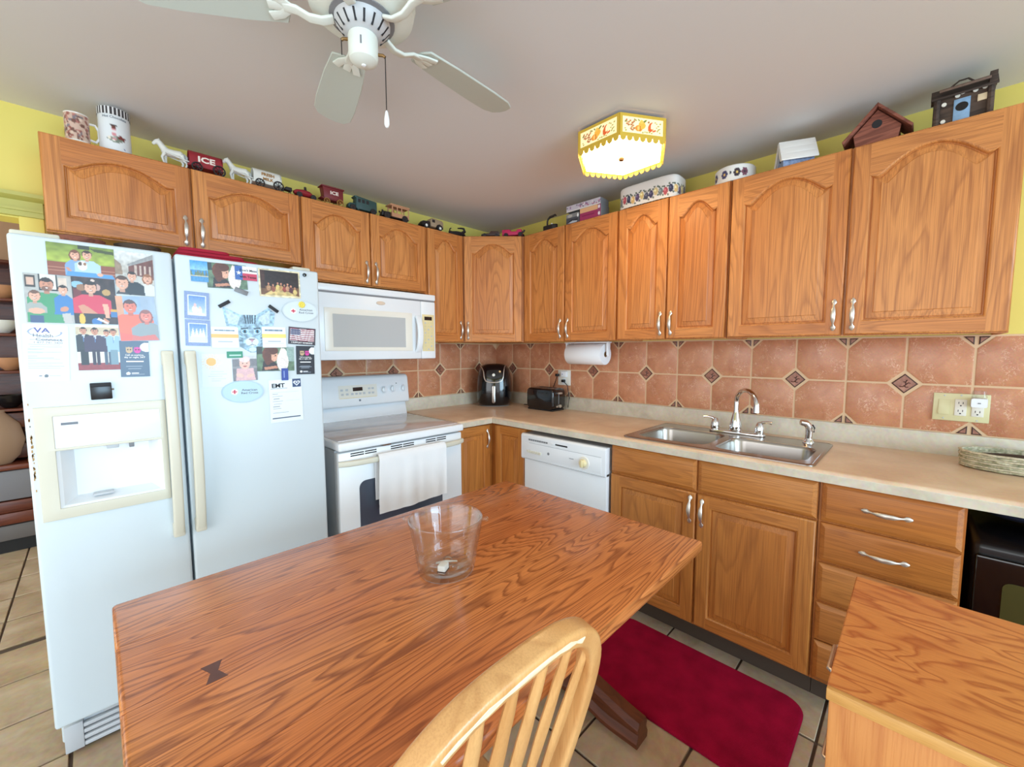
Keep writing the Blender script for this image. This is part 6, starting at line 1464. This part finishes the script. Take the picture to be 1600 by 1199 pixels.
# corner pieces on the diagonal cabinet
cd = thing('toy_car', 'dark brown low toy car on the corner cabinet, left of the crimson toy', 'toy', loc=(-.412, -.392, ZT+.0005), rotz=-PI/4, group='collection on top of the wall cabinets')
obj('body', MB().prism([(-.07, .012), (.062, .012), (.062, .030), (.050, .042), (.0, .042), (-.012, .028), (-.066, .022)], 'y', -.022, .022), plain('dark_brown_cast', (66, 48, 44), .5), cd, bevel=.003)
wheels(cd, wheel_mesh(.013, 6, .004, 'toy_black', True), (-.045, .04), (-.024, .024), .013)
pk = thing('toy_cart', 'crimson toy wagon with a black wheel over the corner cabinet edge', 'toy', loc=(-.298, -.500, ZT+.0005), rotz=R(-62), group='collection on top of the wall cabinets')
obj('body', MB().prism([(-.075, .016), (.065, .016), (.065, .052), (.035, .052), (.028, .040), (-.012, .040), (-.020, .056), (-.075, .056)], 'y', -.024, .024), 'pink', pk, bevel=.002)
wheels(pk, wheel_mesh(.016, 6, .004, 'toy_black', True), (-.045, .060), (-.028, .028), .016)
obj('hitch', MB().tube([(.062, 0, .03), (.078, 0, .04), (.084, 0, .05)], .006, 8), 'toy_black', pk)
# flat iron
ir = top('flat_iron', 'black cast flat iron with a curved handle', 'iron', -.235, -.793, 'B')
obj('sole', MB().prism([(-.052, -.020), (.03, -.024), (.050, -.012), (.056, 0), (.050, .012), (.03, .024), (-.052, .020)], 'z', 0, .040), 'toy_black', ir, bevel=.004)
obj('post', MB().tube([(-.030, 0, .038), (-.030, 0, .07), (-.022, 0, .088)], .006, 8, hint=(0, 1, 0)), 'toy_black', ir)
obj('handle', MB().tube([(-.024, 0, .084), (-.006, 0, .095), (.020, 0, .097), (.036, 0, .102), (.044, 0, .094)], [.006, .008, .008, .006, .005], 8, hint=(0, 1, 0)), 'toy_black', ir)
obj('knob', MB().ball((.020, -.014, .043), (.006, .006, .005), 8), 'white', ir)
# boxes
def pbox_front(w, h, parent, y, paint, z):
    me = print_mesh('front_print', w, h, paint, res=.0022); o = bpy.data.objects.new('front_print', me); COL.objects.link(o); o.parent = parent; o.location = (0, y, z); return o
def p_bx1(P):
    P.bg((196, 190, 200)); rs_ = np.random.RandomState(2)
    for k in range(44): P.ell(rs_.rand(), .2+.6*rs_.rand(), .02, .12, [(150, 120, 160), (220, 216, 222), (120, 110, 130), (176, 96, 130)][rs_.randint(4)])
    P.rect(0, .82, 1, 1, (226, 220, 216))
def p_bx2(P): P.bg((72, 74, 84)).rect(0, .0, 1, .42, (130, 130, 130)).ell(.3, .22, .2, .15, (176, 172, 166)).poly([(.05, .9), (.4, .6), (.9, .66), (.9, .9)], (40, 42, 50)).poly([(.1, .95), (.5, .75), (.9, .85), (.8, 1)], (190, 196, 204)).ell(.92, .3, .06, .2, (236, 236, 236))
def p_bx3(P): P.bg((160, 52, 96)).rect(0, 0, .86, .4, (226, 176, 130)).rect(.86, 0, 1, 1, (150, 70, 110)).ell(.92, .2, .05, .14, (240, 230, 236)).ell(.92, .75, .05, .14, (240, 230, 236)).rect(.1, .62, .7, .7, (130, 36, 76))
for lab, yc, w, h, z, pf, sm in (('dark boxed set, lower left of the stacked boxes', -1.005, .098, .060, 0, p_bx2, 'grey'), ('magenta boxed set, lower right of the stacked boxes', -1.136, .150, .072, 0, p_bx3, 'grey')):
    b_ = top('box', lab, 'box', -.235, yc, 'B'); obj('carton', MB().box(-w/2, w/2, -.045, .045, 0, h), sm, b_, bevel=.001, seg=1); pbox_front(w-.001, h-.001, b_, -.0452, pf, h/2)
b_ = top('box', 'pale patterned boxed set lying on the other two boxes', 'box', -.235, -1.083, 'B'); b_.location.z += .0725
obj('carton', MB().box(-.125, .125, -.045, .045, 0, .038), 'grey', b_, bevel=.001, seg=1); pbox_front(.249, .037, b_, -.0452, p_bx1, .019)
# fruit casserole
fcq = top('casserole_dish', 'long white ceramic dish painted with fruit', 'dish', -.215, -1.497, 'B')
def p_fruit(P):
    P.bg((232, 228, 222)); rs_ = np.random.RandomState(8); x = .0
    cols = [(70, 66, 96), (220, 196, 140), (120, 130, 130), (190, 84, 96), (58, 60, 84), (226, 186, 120), (92, 72, 104), (222, 196, 130), (80, 80, 96)]
    for k in range(34):
        c = cols[k % 9]; x = k/34+.008; y = .62+.06*math.sin(k*1.9)
        P.ell(x, y, .0135, .20, c); P.ell(x-.004, y-.05, .005, .06, [min(255, v+50) for v in c])
        P.ell(x+.012, y-.22, .006, .05, (90, 104, 90), 1, 30).ell(x-.008, y-.24, .006, .05, (100, 110, 96), 1, -30).ell(x+.014, y+.2, .006, .05, (96, 110, 100))
wrap('wall', .170, .078, .104, p_fruit, n=240, m=30, ex=.42, parent=fcq)
obj('lid', MB().loft([[(x*f, y*f, z) for x, y in [(.170*math.copysign(abs(math.cos(a))**.42, math.cos(a)), .078*math.copysign(abs(math.sin(a))**.42, math.sin(a))) for a in [2*PI*i/60 for i in range(60)]]] for f, z in ((1, .1035), (.99, .110), (.95, .115), (.5, .117))]), 'enamel', fcq, angle=60)
# round crock
ckk = top('crock', 'round white ceramic crock painted with blue and yellow flowers', 'crock', -.195, -1.915, 'B')
def p_crock(P):
    P.bg((232, 232, 228))
    for x, c in ((.46, (66, 66, 110)), (.56, (60, 50, 60)), (.62, (120, 70, 90)), (.36, (66, 66, 110)), (.28, (120, 70, 90))):
        for k in range(6): P.ell(x+.016*math.cos(k*PI/3), .48+.17*math.sin(k*PI/3), .012, .12, c)
        P.ell(x, .48, .009, .09, (230, 196, 110) if c[0] < 100 else (60, 50, 60))
    P.ell(.51, .44, .005, .12, (50, 54, 70)).rect(.509, .5, .512, .9, (90, 100, 110))
wrap('wall', .088, .088, .068, p_crock, n=140, parent=ckk, flare=1.0)
obj('lid', MB().lathe([(.088, .0675), (.084, .073), (.05, .078), (0, .079)], seg=40), 'enamel', ckk)
# white birdhouse
wh = top('birdhouse', 'white birdhouse with a steep board roof and blue walls', 'birdhouse', -.215, -2.165, 'B'); wh.rotation_euler = (0, 0, R(-66))
obj('wall', MB().prism([(-.05, 0), (.05, 0), (.05, .035), (0, .10), (-.05, .035)], 'x', -.056, .058), plain('blue_speckled_wall', (150, 170, 206), .6, vary=.35, vscale=90), wh)
for s_ in (-1, 1):
    for k in range(3):
        t0, t1 = k/3, (k+1)/3+.03
        ya, za, yb_, zb_ = s_*(.004+.066*t0), .112-.092*t0+.002*(2-k), s_*(.004+.066*t1), .112-.092*t1+.002*(2-k)
        obj('roof_board', MB().prism([(ya, za), (yb_, zb_), (yb_+s_*.003, zb_+.005), (ya+s_*.003, za+.006)], 'x', -.068, .068), 'white_matte', wh, bevel=.0008, seg=1)
obj('gable_trim', MB().prism([(-.066, .02), (-.056, .02), (0, .098), (.056, .02), (.066, .02), (0, .112)], 'x', -.070, -.064), 'outlet_white', wh)
obj('entrance', MB().lathe([(0, -.001), (.012, -.001), (.012, .001), (0, .001)], (-.0575, 0, .045), 14, ax='x'), 'black', wh)
# brown birdhouse
bh = top('birdhouse', 'reddish brown wooden birdhouse with a round entrance hole', 'birdhouse', -.215, -2.437, 'B')
obj('front', MB().prism([(-.062, 0), (.062, 0), (.070, .048), (0, .125), (-.070, .048)], 'y', -.052, -.040), 'brown_wood', bh, bevel=.001, seg=1)
obj('body', MB().prism([(-.058, 0), (.058, 0), (.066, .046), (0, .12), (-.066, .046)], 'y', -.040, .06), 'brown_wood', bh)
for s_ in (-1, 1): obj('roof', MB().prism([(0, .132), (s_*.099, .024), (s_*.104, .032), (0, .146)], 'y', -.068, .07), 'brown_wood', bh, bevel=.001, seg=1)
obj('entrance', MB().prism([(a, .072+b_) for a, b_ in circ(20, .0155)], 'y', -.0526, -.050), 'black_matte', bh)
# lodge
lg = top('birdhouse', 'dark rustic lodge birdhouse with a pale blue door', 'birdhouse', -.215, -2.660, 'B')
obj('wall', MB().box(-.066, .070, -.045, .05, 0, .098), 'dark_wood', lg, bevel=.002)
for x in (-.062, .066): obj('corner_log', MB().tube([(x, -.048, 0), (x, -.048, .10)], .009, 8, hint=(0, 1, 0)), 'dark_wood', lg)
obj('roof', MB().prism([(-.064, .094), (-.005, .144), (.058, .122), (.055, .116), (-.005, .136), (-.06, .088)], 'x', -.078, .082), 'dark_wood', lg, bevel=.001)
obj('porch_roof', MB().prism([(-.088, .100), (-.045, .122), (-.045, .128), (-.090, .107)], 'x', -.058, .062), plain('weathered_brown', (112, 90, 78), .8, vary=.25, vscale=60), lg, bevel=.001)
obj('chimney', MB().box(.060, .078, -.06, -.04, .09, .134), 'dark_wood', lg, bevel=.001)
obj('hanger', MB().tube([(-.03, -.01, .14), (-.01, -.01, .155), (.012, -.01, .155), (.028, -.01, .138)], .003, 6, hint=(0, 1, 0)), 'dark_wood', lg)
dd = obj('door', MB().box(-.020, .020, -.049, -.044, 0, .078), plain('pale_blue_door', (140, 176, 210), .6, vary=.15, vscale=60), lg, bevel=.001)
obj('entrance', MB().prism([(a, .050+b_) for a, b_ in circ(20, .0155, .0145)], 'y', -.0500, -.047), 'black', lg)
obj('sign', MB().box(.036, .064, -.0495, -.045, .052, .074), plain('cream_sign', (226, 206, 170), .6), lg, bevel=.001)
for x, z in ((-.044, .072), (-.012, .090), (.030, .092), (-.044, .014), (.052, .094), (.0, .098)): obj('log_end', MB().prism([(x+a, z+b_) for a, b_ in circ(12, .0065)], 'y', -.0495, -.044), 'outlet_white', lg)
